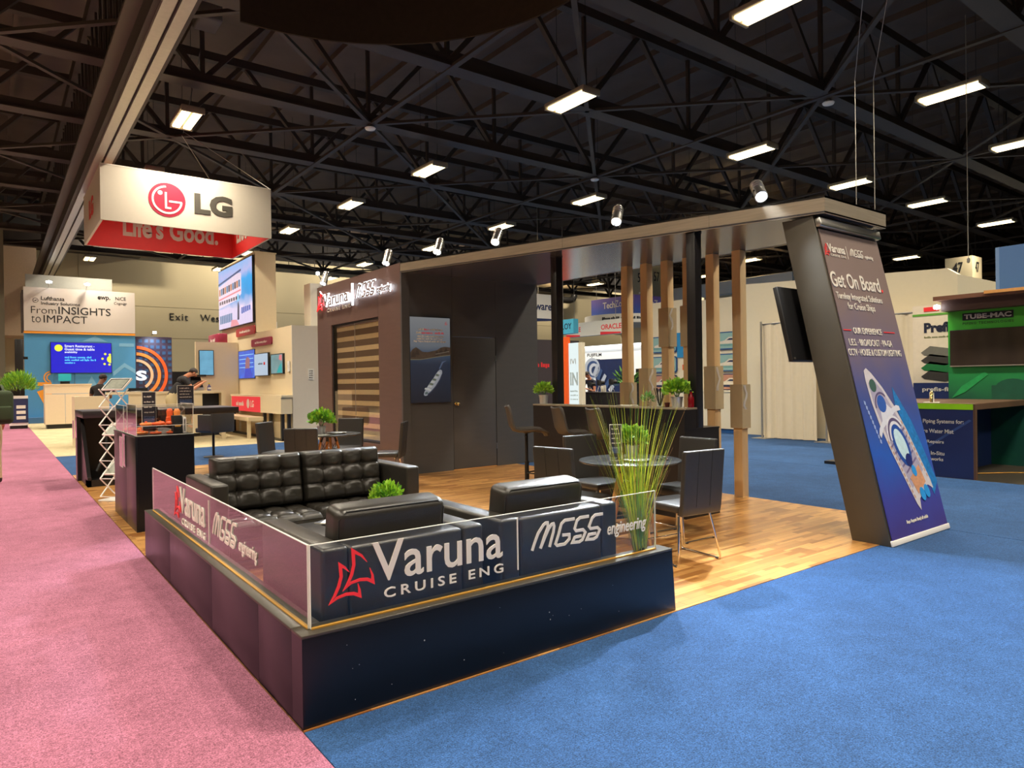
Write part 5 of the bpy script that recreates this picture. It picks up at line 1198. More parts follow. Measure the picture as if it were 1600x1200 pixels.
B(cs, 'foot_rail', M_dark, .1, 4.8, .03, .10, 0, .06); text(cs, 'LG', M_letter, 2.2, .85, h=.2, y=-.011, bold=.02); flat(cs, 'round_logo', M_letter, disc(1.95, .95, .14, 18), -.011); illegible(cs, M_letter, .7, .88, .9, .14, y=-.011, seed=14)

# hanging square sign
hg = thing('hanging_sign', 'large square white hanging sign with red inside above the cream booth', 'hanging sign', (1.03, 16.0, 5.5)); Ws = 4.03; Hs = 1.33; M_sign = mat('sign_white', S(188,180,164), .6, var=.03); M_signr = mat('sign_red', S(206,28,24), .5, var=.06)
for nm, (a0,a1,b0,b1) in (('front_face',(0,Ws,0,.05)),('rear_face',(0,Ws,3.65,3.70)),('side_face',(0,.05,.05,3.65)),('side_face',(Ws-.05,Ws,.05,3.65))): B(hg, nm, M_sign, a0, a1, b0, b1, 0, Hs)
for nm, (a0,a1,b0,b1) in (('red_lining',(.055,Ws-.055,.052,.058)),('red_lining',(.055,Ws-.055,3.64,3.648)),('red_lining',(.052,.058,.06,3.64)),('red_lining',(Ws-.058,Ws-.052,.06,3.64))): B(hg, nm, M_signr, a0, a1, b0, b1, .002, Hs-.01)
for (a0,a1,b0,b1) in ((0,Ws,-.005,.055),(0,Ws,3.645,3.705)): B(hg, 'top_rim', M_white, a0, a1, b0, b1, Hs, Hs+.02)
flat(hg, 'round_logo', mat('logo_red', S(150,8,46), .5), disc(1.45, .67, .425, 40), -.001, .006)
lm = MB(); strokes(lm, [arc(1.45, .67, .33, 95, 352, 26)+[(1.77,.64),(1.49,.64)], [(1.42,.86),(1.42,.47),(1.54,.47)]], .045, -.013, -.008); lm.poly_xz(disc(1.29, .83, .055, 14), -.013, -.008); lm.build('logo_face', M_letter, hg)
text(hg, 'LG', mat('sign_grey', S(66,62,54), .5), 2.08, .42, w=.93, h=.53, y=-.002, bold=.045, ext=.006, name='wordmark')
sd = thing_children = None
o = text(hg, "Life's Good.", M_sign, .95, .36, w=2.6, h=.62, y=3.638, bold=.03, ext=.004, name='inner_slogan')
o = text(hg, "Life's Good.", M_sign, 0, 0, w=2.6, h=.62, y=0, bold=.03, ext=.004, name='inner_slogan'); o.rotation_euler = (0,0,-PI/2); o.location = (Ws-.062, 3.1, .36)
o = text(hg, 'LG', M_signr, 0, 0, w=.9, h=.5, y=0, bold=.04, ext=.004, name='side_wordmark'); o.rotation_euler = (0,0,-PI/2); o.location = (-.002, 2.3, .42)
for p, q in (((0,0,Hs),(1.2,1.6,3.4)),((0,3.7,Hs),(1.2,1.9,3.4)),((Ws,0,Hs),(2.2,1.6,3.0)),((Ws,3.7,Hs),(2.2,1.9,3.0)),((1.2,1.7,3.4),(1.2,1.7,6.8)),((2.2,1.7,3.0),(2.9,1.2,6.9))): MB().tube([p, q], .010, 5).build('hanging_wire', M_rail, hg)
t = thing('rigging_motor', 'small dark rigging motor above the white hanging sign', 'motor', (2.9, 13.5, 9.6)); MB().box(-.25,.25,-.35,.35,0,.5).build('body', mat('motor_grey', S(96,90,84), .5), t, True, .05); MB().tube([(0,0,.5),(0,0,1.4)], .02, 6).build('chain', M_darkm, t)

# service desk with things behind the dark desk
sv = thing('service_desk', 'cream service desk behind the dark desk', 'desk', (.55, 17.4, 0)); B(sv, 'desk_top', M_lg, .76, 3.6, 0, .8, 1.30, 1.36); B(sv, 'front_panel', M_lg, 1.2, 3.0, .02, .06, .2, 1.30); B(sv, 'low_cabinet', M_lg, 0, .75, -.1, .7, 0, 1.27); B(sv, 'side_panel', M_lg, 3.5, 3.6, .02, .78, 0, 1.3); B(sv, 'dark_recess', M_dark, 3.0, 3.5, .3, .34, .1, 1.28)
t = thing('laptop', 'thin laptop and papers on the cream service desk', 'laptop', (2.05, 17.7, 1.365), .1); B(t, 'keyboard_half', M_steel, -.25, .25, -.18, .18, 0, .02, .004); o = B(t, 'lid', M_dark, -.25, .25, 0, .012, 0, .08); o.location = (0,.17,.02); B(t, 'paper', M_paper, -.5, -.28, -.15, .1, 0, .006)
sd2 = thing('coffee_counter', 'cream counter with coffee machine right of the bending man', 'counter', (3.25, 19.0, 0)); B(sd2, 'counter_body', M_lg, 0, .8, 0, .6, .85, 1.25); B(sd2, 'counter_top', M_lg, -.15, .85, -.05, .65, 1.25, 1.31); B(sd2, 'base', M_dark, .1, .7, .1, .55, 0, .85)
cm = thing('coffee_machine', 'dark coffee machine on the cream counter', 'coffee machine', (3.60, 19.25, 1.315)); MB().box(0,.42,0,.4,0,.14).build('base', M_steel, cm, True, .01); MB().hexa([(0.02,.0,.14),(.40,.0,.14),(.40,.38,.14),(.02,.38,.14)], [(.08,.10,.46),(.34,.10,.46),(.34,.38,.46),(.08,.38,.46)]).build('body', M_dark, cm, True, .01); B(cm, 'head', M_dark, -.04, .46, -.1, .4, .46, .52); B(cm, 'tray', M_steel, .08, .34, -.08, 0, .0, .03)
def bottle(label, loc, m, cap, r=.045, h=.26):
    t = thing('bottle', label, 'bottle', loc); MB().lathe([(0,0),(r,0),(r,h*.6),(r*.4,h*.85),(r*.4,h),(0,h)], 14).build('bottle_body', m, t, True); MB().cyl(r*.45, h, h+.03, 10).build('cap', cap, t); B(t, 'label_band', M_paper, -r*.9, r*.9, -r-.002, -r+.004, h*.2, h*.5); return t
bottle('green bottle in front of the coffee machine', (3.48, 19.1, 1.315), mat('green_plastic', S(96,170,50), .3), M_leafd, .05, .30)
bottle('yellow topped bottle on the cream service desk', (3.75, 17.5, 1.365), mat('violet_plastic', S(86,80,130), .3), mat('yellow_plastic', S(236,220,40), .4), .05, .18)
sm2 = thing('small_screen_wall', 'cream side wall holding a tall pale blue screen', 'booth wall', (4.0, 20.2, 0)); B(sm2, 'panel', M_lg, 0, 1.28, 0, .1, 0, 2.88)
screen('tall_screen', 'tall pale blue screen above the coffee counter', (4.08, 20.12, 1.82), 0, .44, .80, mat('scr_skyblue', S(110,170,200), .3, var=.35, scale=3, emit=.7))
# ship model rising over the wall
t = thing('ship_model', 'white and blue curved ship model end behind the cream wall', 'model', (6.6, 22.5, 3.1)); MB().poly_xz(crescent(.0, 0, .62, .72, 0, 110, 14), 0, .2).build('white_rim', M_whiteg, t); MB().poly_xz([(0,0)]+arc(0, 0, .62, 0, 110, 14), .02, .18).build('navy_side', mat('ship_navy', S(40,54,120), .4), t); MB().tube([(-.1,.1,.6),(-.1,.1,.95)], .02, 6).build('mast', M_dark, t); B(t, 'stand', M_lg, -.3, .5, 0, .2, -3.1, 0)
hb = thing('hull_sculpture', 'white swoosh shaped sign left of the big cruise screen', 'sign', (10.1, 41, 5.3)); MB().poly_xz([(.2,0),(0,-.06),(.9,.08),(3.2,.10),(3.2,-.18),(.6,-.14)], 0, .1).build('white_swoosh', M_whiteg, hb); MB().poly_xz([(1.2,-1.0),(2.0,-1.25),(3.2,-1.3),(3.2,-1.6),(2.2,-1.45)], 0, .1).build('blue_swoosh', mat('swoosh_blue', S(70,150,220), .4), hb); B(hb, 'post', M_whiteg, 3.1, 3.3, 0, .1, -5.3, .2)
tb = thing('tall_banner_box', 'tall white banner box with small red mark left of the brown wall', 'banner', (6.35, 16.6, 2.9)); B(tb, 'box', M_white, 0, .75, 0, .5, 0, 1.55); MB().poly_xz([(.32,1.2),(.38,1.3),(.44,1.2),(.38,1.05)], -.006, 0).build('red_mark', M_red, tb); MB().poly_xz([(.34,1.15),(.42,1.15),(.38,.98)], -.008, -.002).build('black_mark', M_blackt, tb); illegible(tb, M_blackt, .22, .2, .3, .05, y=-.001, seed=2); MB().tube([(.4,0,1.55),(.0,-.6,1.75)], .015, 6).build('lamp_arm', M_steel, tb); MB().lathe([(0,0),(.05,.02),(.05,.08),(0,.1)], 10, (0,-.6,1.7)).build('lamp_head', M_spotglow, tb, True); B(tb, 'support', M_white, .3, .45, .2, .3, -2.9, 0)

# ================================================================== BOOTHS AT THE RIGHT
# white wall with framed ship pictures (plane X=15.6, faces the aisle)
wl = thing('picture_wall', 'white booth wall with rows of rounded ship pictures behind the posts', 'booth wall', (15.6, 11.9, 0), -PI/2); M_bw = mat('booth_white', S(226,216,190), .6, var=.03)
B(wl, 'wall_panel', M_bw, 0, 2.0, 0, .2, 0, 3.9); B(wl, 'wall_panel', M_bw, 2.002, 4.2, 0, .2, 0, 3.8); B(wl, 'edge_post', mat('cool_white', S(206,220,222), .4), 4.0, 4.2, -.08, 0, 0, 3.4)
M_teal = mat('teal_print', S(110,160,160), .5, var=.25, scale=5); M_tealsky = mat('teal_sky', S(140,180,178), .5, var=.15, scale=3); M_deep = mat('deep_blue_print', S(30,80,140), .5, var=.3, scale=5); M_navy = mat('navy_print', S(24,40,84), .5, var=.3, scale=6); M_whl = mat('white_hull_print', S(220,214,200), .5, var=.2, scale=9)
k = 0
for cx, cw in ((.15, 1.0), (2.5, 1.3)):
    for cz0, chh in ((2.32, .50), (1.70, .50), (1.16, .47)):
        t = thing('ship_picture', 'rounded framed picture of a white yacht, %s column, %s row' % (('far', 'nearest')[(.15, 2.5).index(cx)], {2.32: 'top', 1.70: 'middle', 1.16: 'bottom'}[cz0]), 'picture', (15.59, 11.9-cx, cz0), -PI/2, 'ship pictures on the white booth wall')
        MB().poly_xz(rrect(0, cw, 0, chh, .09), -.04, 0).build('frame', M_deep if cz0 != 1.16 else M_navy, t)
        MB().poly_xz(rrect(.03, cw-.03, .03, chh-.03, .07), -.046, -.04).build('sky', M_tealsky if cz0 != 1.16 else mat('sunset_print', S(190,140,120), .5, var=.3, scale=4), t)
        MB().poly_xz([(.06,.10),(cw-.06,.08),(cw-.06,.18),(.06,.2)], -.049, -.046).build('sea', M_teal if cz0 != 1.16 else M_navy, t)
        MB().poly_xz([(.12*cw,.16),(.8*cw,.15),(.93*cw,.25),(.7*cw,.27),(.62*cw,.34),(.4*cw,.35),(.3*cw,.26),(.14*cw,.22)], -.053, -.049).build('yacht_hull', M_whl, t)
        MB().poly_xz([(.34*cw,.26),(.66*cw,.26),(.58*cw,.31),(.42*cw,.31)], -.056, -.053).build('yacht_windows', M_navy, t); k += 1
t = thing('blue_poster', 'blue poster strip with white letter on the white booth wall', 'poster', (15.59, 10.75, 2.15), -PI/2); B(t, 'sheet', mat('azure_print', S(30,140,200), .5), 0, .85, -.02, 0, 0, .75); MB().poly_xz([(.5,.1),(.62,.1),(.78,.65),(.66,.65)], -.024, -.02).build('white_letter', M_letter, t); B(t, 'orange_tab', M_or, .2, .6, -.02, 0, -.38, -.22)
t = thing('white_counter', 'cream white counter in front of the ship pictures', 'counter', (14.9, 10.2, 0), -PI/2); B(t, 'counter_body', M_bw, 0, 1.95, 0, .6, .12, 1.12); B(t, 'counter_top', M_bw, -.02, 1.97, -.02, .62, 1.12, 1.16); B(t, 'base', M_deep, .03, 1.92, .03, .57, 0, .12)
# drapes on pipes: pleated cloth
def drape(label, x, y0, y1, z1, seed):
    t = thing('drape', label, 'curtain', (x, y0, 0), 0, 'white drapes of the pipe and drape booth'); n = int(abs(y1-y0)/.03); vs = []; fs = []; rr = random.Random(seed); ph = rr.uniform(0, 6)
    for i in range(n+1):
        u = i/n; y = (y1-y0)*u; d = .035*math.sin(i*.62+ph)+.015*math.sin(i*1.37)
        for z in (.02, .5, 1.5, z1): vs.append((d*(1 if z < z1 else .3), y, z))
    for i in range(n):
        for q in range(3): a = i*4+q; fs.append((a, a+4, a+5, a+1))
    vs2 = [(v[0]+.012, v[1], v[2]) for v in vs]; o = len(vs); mb = MB().add(vs+vs2, fs+[tuple(o+i for i in f[::-1]) for f in fs])
    mb.build('cloth', mat('drape_cloth', S(222,208,180), .8, var=.04), t, True)
    MB().tube([(0,0,z1-.03),(0,y1-y0,z1-.03)], .02, 8).build('top_pipe', M_rail, t, True); MB().tube([(-.05,0,0),(-.05,0,z1+.03)], .025, 8).build('upright', M_rail, t, True); B(t, 'base_plate', M_rail, -.25, .15, -.2, .2, 0, .012); return t
drape('white pleated drape left half, beside the sixth beech post', 14.2, 6.95, 5.55, 2.86, 1); drape('white pleated drape right half, behind the leaning column', 14.2, 5.3, 3.95, 2.84, 2); drape('white pleated drape right of the leaning column', 14.2, 3.9, 2.75, 2.84, 3)
wr_ = thing('white_booth_wall', 'plain white booth wall rising behind the drapes', 'booth wall', (15.0, 8.0, 0), -PI/2); MB().extrude([(0,0,0),(5.1,0,0),(5.1,0,3.6),(4.9,0,3.75),(0,0,4.0)][::-1], (0,.2,0)).build('wall_panel', M_bw, wr_); B(wr_, 'side_return', M_bw, 4.9, 5.1, .2, 3, 0, 3.6)
# office chair foot peeping out behind the column
t = thing('floor_stand', 'small chrome stand foot behind the leaning column', 'stand', (10.6, 3.2, 0)); MB().tube([(0,0,.05),(0,0,.5),(.05,0,.6)], .02, 8).build('stem', M_chrome, t, True); B(t, 'foot', M_dark, -.2, .2, -.12, .12, 0, .05)
# piping booth -----------------------------------------------------------------------------------------
pc = thing('piping_counter', 'navy counter with lime green edge and brown top at the right edge', 'counter', (10.08, .94, 0)); M_pnavy = mat('counter_navy', S(30,46,98), .45, var=.2, scale=3); M_lime = mat('lime_edge', S(160,226,20), .45); M_wal = mat('walnut_top', S(98,70,54), .4, var=.2, scale=3, stretch=(1,10,1))
B(pc, 'print_panel', M_pnavy, 0, .03, 0, 1.65, .0, 1.0); B(pc, 'lime_edge', M_lime, -.012, .0, 0, 1.65, 1.0, 1.08); B(pc, 'end_board', M_wal, 0, 2.2, -.03, 0, 1.0, 1.08); B(pc, 'end_post', M_wal, 0, .06, -.03, 0, 0, 1.0); B(pc, 'counter_top', M_wal, 0, 2.2, 0, 1.65, 1.06, 1.085); B(pc, 'back_panel', M_pnavy, .06, 2.2, .5, .53, 0, 1.06)
o = None
for s_, z, y0, wd_, ht in (('Piping Systems for:', .775, .66, .54, .075), ('Fire Water Mist', .645, .70, .45, .06), ('Repairs', .48, .61, .23, .06), ('In-Situ', .32, .555, .18, .055), ('works', .235, .56, .17, .05)):
    o = text(pc, s_, M_letter, 0, 0, w=wd_, h=ht, y=0, bold=.008, name='lettering'); o.rotation_euler = (0,0,-PI/2); o.location = (-.003, y0, z)
MB().extrude([(-.001,.75,.35),(-.001,.05,.86),(-.001,.02,.84),(-.001,.72,.33)], (-.001,0,0)).build('pale_streak', mat('streak_blue', S(60,84,140), .4), pc)
t = thing('cable', 'pale cable with plug lying on the dark floor under the piping counter', 'cable', (10.6, 1.05, .012)); MB().tube([(0,.2,0),(.3,0,0),(.6,-.2,0),(.75,-.35,0)], .008, 6).build('lead', M_gold, t, True); MB().ell((.78,-.4,.01), (.05,.03,.02)).build('plug', M_gold, t, True)
gw = thing('green_wall', 'green printed booth wall with dark screen at the right edge', 'booth wall', (12.3, 2.08, 1.0), -PI/2); M_green = ramp_mat('green_print', [(0, S(14,72,62)), (.35, S(30,140,70)), (.55, S(48,170,60)), (1, S(86,196,50))], 2, 0, 1.75, .45, .25)
B(gw, 'panel', M_green, 0, 2.4, 0, .08, -1.0, 1.62); B(gw, 'dark_machine', mat('deep_green_print', S(16,80,60), .5, var=.4, scale=4), .65, 1.2, -.004, 0, .05, .32);  # printed machine in a darker green than the wall
MB().poly_xz(disc(.95, .25, .26, 20, .18), -.006, -.002).build('printed_valve', MATS['deep_green_print'], gw); MB().poly_xz([(.05,.1),(.2,.3),(.55,.55),(.6,.5),(.25,.2)], -.006, 0).build('printed_pipe', mat('green_mid', S(30,150,80), .5, var=.3), gw)
B(gw, 'name_plate', M_blackt, .23, .97, -.012, 0, 1.435, 1.555); text(gw, 'TUBE-MAC', M_letter, .255, 1.455, w=.69, h=.08, y=-.012, bold=.035); text(gw, 'PIPING TECHNOLOGIES', M_leafd, .23, 1.36, w=.74, h=.042, y=-.001, bold=.015, spacing=1.3)
sc2 = screen('wide_screen', 'dark switched off screen on the green wall', (12.26, 2.04, 1.655), -PI/2, 1.3, .62, mat('screen_off', (.03,.022,.02,1), .12, var=.3, scale=3), th=.05, bez=.01); B(sc2, 'lower_rim', M_rail, 0, 1.3, -.008, 0, -.012, .006)
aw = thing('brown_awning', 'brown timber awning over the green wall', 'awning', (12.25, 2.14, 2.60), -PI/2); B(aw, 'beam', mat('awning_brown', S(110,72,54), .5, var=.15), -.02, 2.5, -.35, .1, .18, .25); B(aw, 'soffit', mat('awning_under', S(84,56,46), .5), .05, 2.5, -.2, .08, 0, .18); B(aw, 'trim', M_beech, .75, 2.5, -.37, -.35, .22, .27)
MB().lathe([(0,0),(.05,.02),(.05,.07),(0,.09)], 12, (.02,-.3,.03)).build('clip_light', M_spotglow, aw, True)
pf = thing('fittings_banner', 'white banner with printed grey and green fittings left of the green wall', 'banner', (13.0, 2.95, 0), -PI/2); B(pf, 'sheet', mat('banner_white', S(222,208,186), .6), 0, .75, 0, .04, 1.36, 2.82); B(pf, 'navy_foot', M_pnavy, 0, .75, -.004, .04, 0, 1.36); B(pf, 'green_strip', mat('strip_green', S(96,160,60), .5), 0, .62, -.006, 0, 2.62, 2.66); B(pf, 'red_tab', M_red, .2, .46, -.006, 0, 2.70, 2.78)
text(pf, 'Prefis', mat('navy_letters', S(28,32,56), .5), .20, 2.30, h=.19, y=-.001, bold=.05); illegible(pf, mat('olive_letters', S(120,120,80), .5), .20, 2.20, .42, .035, y=-.001, seed=6); text(pf, 'prefis-fit', M_letter, .16, 1.18, w=.50, h=.10, y=-.005, bold=.02)
for z, m in ((1.95, mat('fit_grey', S(110,108,100), .4, var=.3)), (1.80, mat('fit_dark', S(58,56,54), .4, var=.3)), (1.66, mat('fit_green', S(30,110,60), .4, var=.3)), (1.50, MATS['fit_dark'])): MB().poly_xz([(.14,z-.02),(.30,z+.10),(.72,z+.03),(.72,z-.08),(.55,z-.12),(.2,z-.07)], -.006, -.001).build('printed_fitting', m, pf)
t = thing('clamp_sample', 'small metal clamp sample standing on the lime edged counter', 'sample', (10.25, 1.55, 1.087), .3); MB().box(-.09,.12,-.10,.10,0,.008).build('paper_base', M_paper, t); MB().tube([(-.02,0,.01),(.0,0,.12),(.03,0,.16)], .022, 10).build('bellows', M_brass, t, True); MB().extrude([(.04,-.03,.01),(.12,-.03,.01),(.07,-.03,.15),(.05,-.03,.15)], (0,.06,0)).build('bracket', M_whiteg, t)
bx = thing('blue_hanging_box', 'plain blue hanging sign box at the right edge', 'hanging sign', (14.0, 1.9, 3.02), -PI/2); B(bx, 'face', mat('denim_blue', S(76,112,166), .6, var=.03), .06, 3, 0, .04, 0, .86); B(bx, 'corner_fold', mat('pale_denim', S(110,140,186), .6), 0, .06, 0, .9, 0, .86); B(bx, 'lid', MATS['denim_blue'], .06, 3, .04, .9, .83, .86)
MB().tube([(.5,.4,.86),(.5,.4,6)], .008, 5).build('hanging_wire', M_rail, bx); MB().tube([(2.5,.4,.86),(2.5,.4,6)], .008, 5).build('hanging_wire', M_rail, bx)
gl = thing('globe_sign', 'arched sign with yellow rim and pale globe lines above the awning', 'sign', (18, 4.4, 2.85), -PI/2); MB().poly_xz(crescent(1.0, -.55, 1.2, 1.28, 10, 170, 30), -.02, 0).build('yellow_rim', mat('yellow_rim_lit', S(236,230,40), .4, emit=.8), gl); MB().poly_xz(arc(1.0, -.55, 1.2, 10, 170, 30), 0, .04).build('pale_globe', mat('pale_globe_lit', S(190,220,236), .4, emit=.7), gl)
gm = MB(); strokes(gm, [arc(1.0, -.55, .5, 20, 160, 12, 1.18), arc(1.0, -.55, .15, 20, 160, 12, 1.18), [(.1,.2),(1.9,.2)]], .025, -.012, -.004); gm.build('globe_lines', mat('globe_line', S(70,110,150), .5), gl); B(gl, 'support', M_bw, .9, 1.1, .05, .15, -2.85, .3)
# numbered hall columns
def hall_column(label, x, y, w, num, z1, zt):
    t = thing('hall_column', label, 'column', (x, y, 0), -PI/2); B(t, 'shaft', mat('column_paint', S(178,166,134), .7, var=.04), 0, w, 0, w, 0, z1); text(t, num, M_blackt, w*.3, zt, w=w*.36, h=w*.42, y=-.002, ext=.01)
    o = text(t, num, M_blackt, 0, 0, w=w*.36, h=w*.42, y=0, ext=.01); o.rotation_euler = (0,0,PI/2); o.location = (w+.002, w*.3, zt); MB().ell((w*.45,-.05,zt-w*.5), (.09,.06,.06)).build('column_light', M_whiteg, t, True); return t
hall_column('hall column with a large number, right of the leaning banner', 34, 10.3, 1.1, '47', 6.85, 6.15); hall_column('distant small numbered hall column above the white banner', 58, 21.3, 1.35, '36', 7.2, 6.2); hall_column('hall column with number seen between the beech posts', 30, 25.9, 1.3, '57', 11, 7.35)
t = thing('far_wall_block', 'cream wall block far behind the numbered columns', 'booth wall', (36, 9.0, 0), -PI/2); B(t, 'block', M_bw, 0, 4.2, 0, .5, 0, 5.6); B(t, 'gap', M_dark, .95, 1.1, -.02, 0, 0, 5.6)
t = thing('cornice_wall', 'cream bulkhead wall with ledge high behind the beech posts', 'booth wall', (32, 29.5, 0), -PI/2); B(t, 'upper_block', M_wallbeige, 0, 13.0, 0, 1.2, 4.5, 7.0); B(t, 'ledge', M_white, -.3, 13.1, -.5, 0, 6.2, 6.9); B(t, 'lower_wall', M_wallbeige, 0, 13.0, .6, 1.2, 0, 4.5)
t = thing('air_duct', 'bent air duct high on the far wall left of the violet sign', 'duct', (41, 44.6, 9.9)); MB().tube([(-9,0,.3),(3.4,0,.45),(4.0,0,.9),(4.1,0,1.6)], .42, 14).build('main_duct', mat('duct_steel', S(150,130,96), .45, .3), t, True); MB().tube([(1.1,-.1,.0),(1.1,-.1,-.6),(.9,-.1,-.9),(.5,-.1,-1.0),(-3,-.1,-1.0)], .3, 12).build('branch_duct', M_darkm, t, True); MB().tube([(-2,0,.6),(-2,0,2.7)], .03, 6).build('hanger', M_darkm, t)
# hanging signs
tz = thing('violet_hanging_sign', 'violet blue hanging box sign between the beech posts', 'hanging sign', (24, 23.3, 4.72), -PI/2); M_vio = ramp_mat('violet_print', [(0, S(52,92,176)), (.4, S(74,88,176)), (1, S(124,100,170))], 2, 0, .95, .5, .1)
B(tz, 'front_face', M_vio, 0, 3.0, 0, .05, 0, .95); B(tz, 'side_face', M_vio, 3.0, 3.05, 0, 2.9, 0, .95); B(tz, 'rear_face', M_vio, 0, 3.0, 2.85, 2.9, 0, .95)
text(tz, 'Tech', M_letter, .86, .42, w=.85, h=.33, y=-.002, bold=.02); text(tz, 'Zone', M_letter, 1.74, .44, w=.82, h=.33, y=-.002, bold=-.005); o = text(tz, 'TechZone', M_letter, 0, 0, w=1.7, h=.33, y=0, bold=.01); o.rotation_euler = (0,0,PI/2); o.location = (3.052, .6, .42)
for x in (.3, 2.7): MB().tube([(x,.1,.95),(x,.1,4.4)], .012, 5).build('hanging_wire', M_rail, tz)
rg2 = thing('round_hanging_sign', 'white ring sign under the violet hanging box', 'hanging sign', (24.6, 21.6, 4.28)); MB().lathe([(1.9,0),(1.95,0),(1.95,.42),(1.9,.42)], 40).build('ring', M_white, rg2, True); MB().lathe([(1.91,-.02),(1.94,-.02),(1.94,.0),(1.91,.0)], 40).build('lower_rim', M_rail, rg2, True)
for k in range(4):
    o = illegible(rg2, M_blackt, -.25, .16, .5, .12, y=0, seed=k); a = math.radians(200+k*14); o.location = (1.96*math.cos(a), 1.96*math.sin(a), 0); o.rotation_euler = (0,0,a+PI/2)
oc = thing('oval_hanging_sign', 'white hanging band sign with red lettering below the ring sign', 'hanging sign', (21.6, 22.6, 3.62), -PI/2); B(oc, 'band', M_white, 0, 3.8, 0, .3, 0, .66)
for x, w in ((.0, 1.0), (2.4, 1.3)): text(oc, 'ORACLE', M_red, x+.05, .22, w=w, h=.24, y=-.002, bold=.02); MB().poly_xz([(x,.0),(x+w,.0),(x+w,.06),(x,.14)], -.006, 0).build('red_bar', M_red, oc)
for x in (.5, 3.3): MB().tube([(x,.1,.66),(x,.1,5)], .012, 5).build('hanging_wire', M_rail, oc)
ly = thing('cyan_hanging_sign', 'cyan hanging sign with dark letters right of the far bar post', 'hanging sign', (20, 21.8, 3.65), -PI/2); B(ly, 'face', mat('cyan_print', S(74,176,206), .5), 0, 1.5, 0, .3, 0, .66); text(ly, 'DEPLOY', mat('navy_type', S(22,50,80), .5), .1, .20, w=1.28, h=.28, y=-.002, bold=.02); MB().tube([(.7,.1,.66),(.7,.1,5)], .012, 5).build('hanging_wire', M_rail, ly)
wa = thing('white_hanging_sign', 'white hanging sign with dark letters left of the far bar post', 'hanging sign', (16.9, 20, 4.2)); B(wa, 'face', M_white, 0, 1.75, 0, .3, 0, 1.05); text(wa, 'software', M_navy, -.35, .36, w=1.95, h=.32, y=-.002, bold=.02) if False else text(wa, 'ware', M_navy, .62, .36, w=.95, h=.24, y=-.002, bold=.025); MB().poly_xz([(0,-.16),(1.75,-.06),(1.75,0),(0,0)], -.01, .3).build('navy_keel', M_navy, wa); MB().tube([(.9,.1,1.05),(.9,.1,5)], .012, 5).build('hanging_wire', M_rail, wa)
# booth edges seen over the bar
dw = thing('dark_booth_wall', 'dark plum booth wall with small red lettering over the bar', 'booth wall', (12.6, 14.4, 0)); B(dw, 'panel', mat('plum', S(66,58,62), .6, var=.04), 0, 2.3, 0, .15, 0, 2.85); illegible(dw, M_red, .06, 1.95, .9, .16, y=-.002, seed=5); illegible(dw, M_red, .06, 2.3, .3, .16, y=-.002, seed=9); MB().box(.1,.3,-.1,0,.4,1.85).build('speaker_column', M_dark, dw)
op = thing('orange_booth_edge', 'bright orange booth edge panel above the bar ledge', 'booth wall', (13.0, 13.25, 0), -PI/2); B(op, 'panel', mat('orange_glow_paint', S(230,86,14), .5, emit=.15), 0, .38, 0, .12, 0, 2.84); B(op, 'edge', M_or, -.02, 0, 0, .12, 0, 2.84)  # faint emission put into the orange paint; the panel is no lamp
lp = thing('lit_panel', 'glowing white panel with faint lettering beside the orange panel', 'lightbox', (13.02, 12.83, 0), -PI/2); B(lp, 'lightbox', mat('lit_white', S(226,240,240), .4, var=.03, emit=.75), 0, .46, 0, .10, 0, 2.64); B(lp, 'cream_frame', M_bw, .46, .60, -.02, .12, 0, 2.64)
text(lp, 'IVI', M_steel, .08, 2.0, w=.24, h=.16, y=-.002); text(lp, 'IN', mat('grey_print', S(180,196,196), .5), .06, 1.35, w=.34, h=.40, y=-.002, bold=.03)
for k in range(3): illegible(lp, MATS['grey_print'], .06, 1.15-.12*k, .34, .05, y=-.002, seed=k+70)
# photo equipment booth
fj = thing('photo_booth_wall', 'lit white booth wall with a big silver lens picture beyond the bar', 'booth wall', (19, 18.6, 0), -PI/2); B(fj, 'wall_panel', mat('lit_wall', S(232,234,232), .5, emit=.25), 0, 4.2, 0, .15, 0, 2.9); B(fj, 'picture', M_navy, .75, 2.35, -.01, 0, .9, 2.35)  # faint emission put into the wall colour for its lit look
for k, (r0, c_) in enumerate(((.46, S(180,190,206)), (.36, S(60,84,130)), (.28, S(196,204,216)), (.18, S(40,60,100)))): MB().poly_xz(disc(.55+.05*k, 2.0-.03*k, r0, 20, r0*.95), -.016-.004*k, -.012-.004*k).build('lens_ring', mat('lens_%d' % k, c_, .3), fj)
for k in range(5): MB().poly_xz([(.6+.22*k, 1.75-.16*k), (.85+.22*k, 2.2-.22*k), (.97+.22*k, 2.1-.22*k), (.75+.22*k, 1.62-.16*k)], -.034, -.03).build('lens_barrel', MATS['lens_%d' % (k % 2 * 1)], fj)
text(fj, 'FUJIFILM', M_blackt, .25, 2.45, w=.85, h=.17, y=-.002, bold=.02); illegible(fj, M_blackt, .3, 2.34, .7, .05, y=-.002, seed=44); B(fj, 'light_strip', mat('strip_lit', S(240,246,250), .4, emit=3), 0, 4.2, -.12, -.02, 2.86, 2.92); B(fj, 'dark_side', mat('slate', S(52,60,84), .5), -.9, 0, .1, .2, 0, 2.95); B(fj, 'cyan_screen', mat('cyan_lit', S(70,190,220), .4, emit=.6), -.75, -.1, .08, .1, 1.4, 2.4)
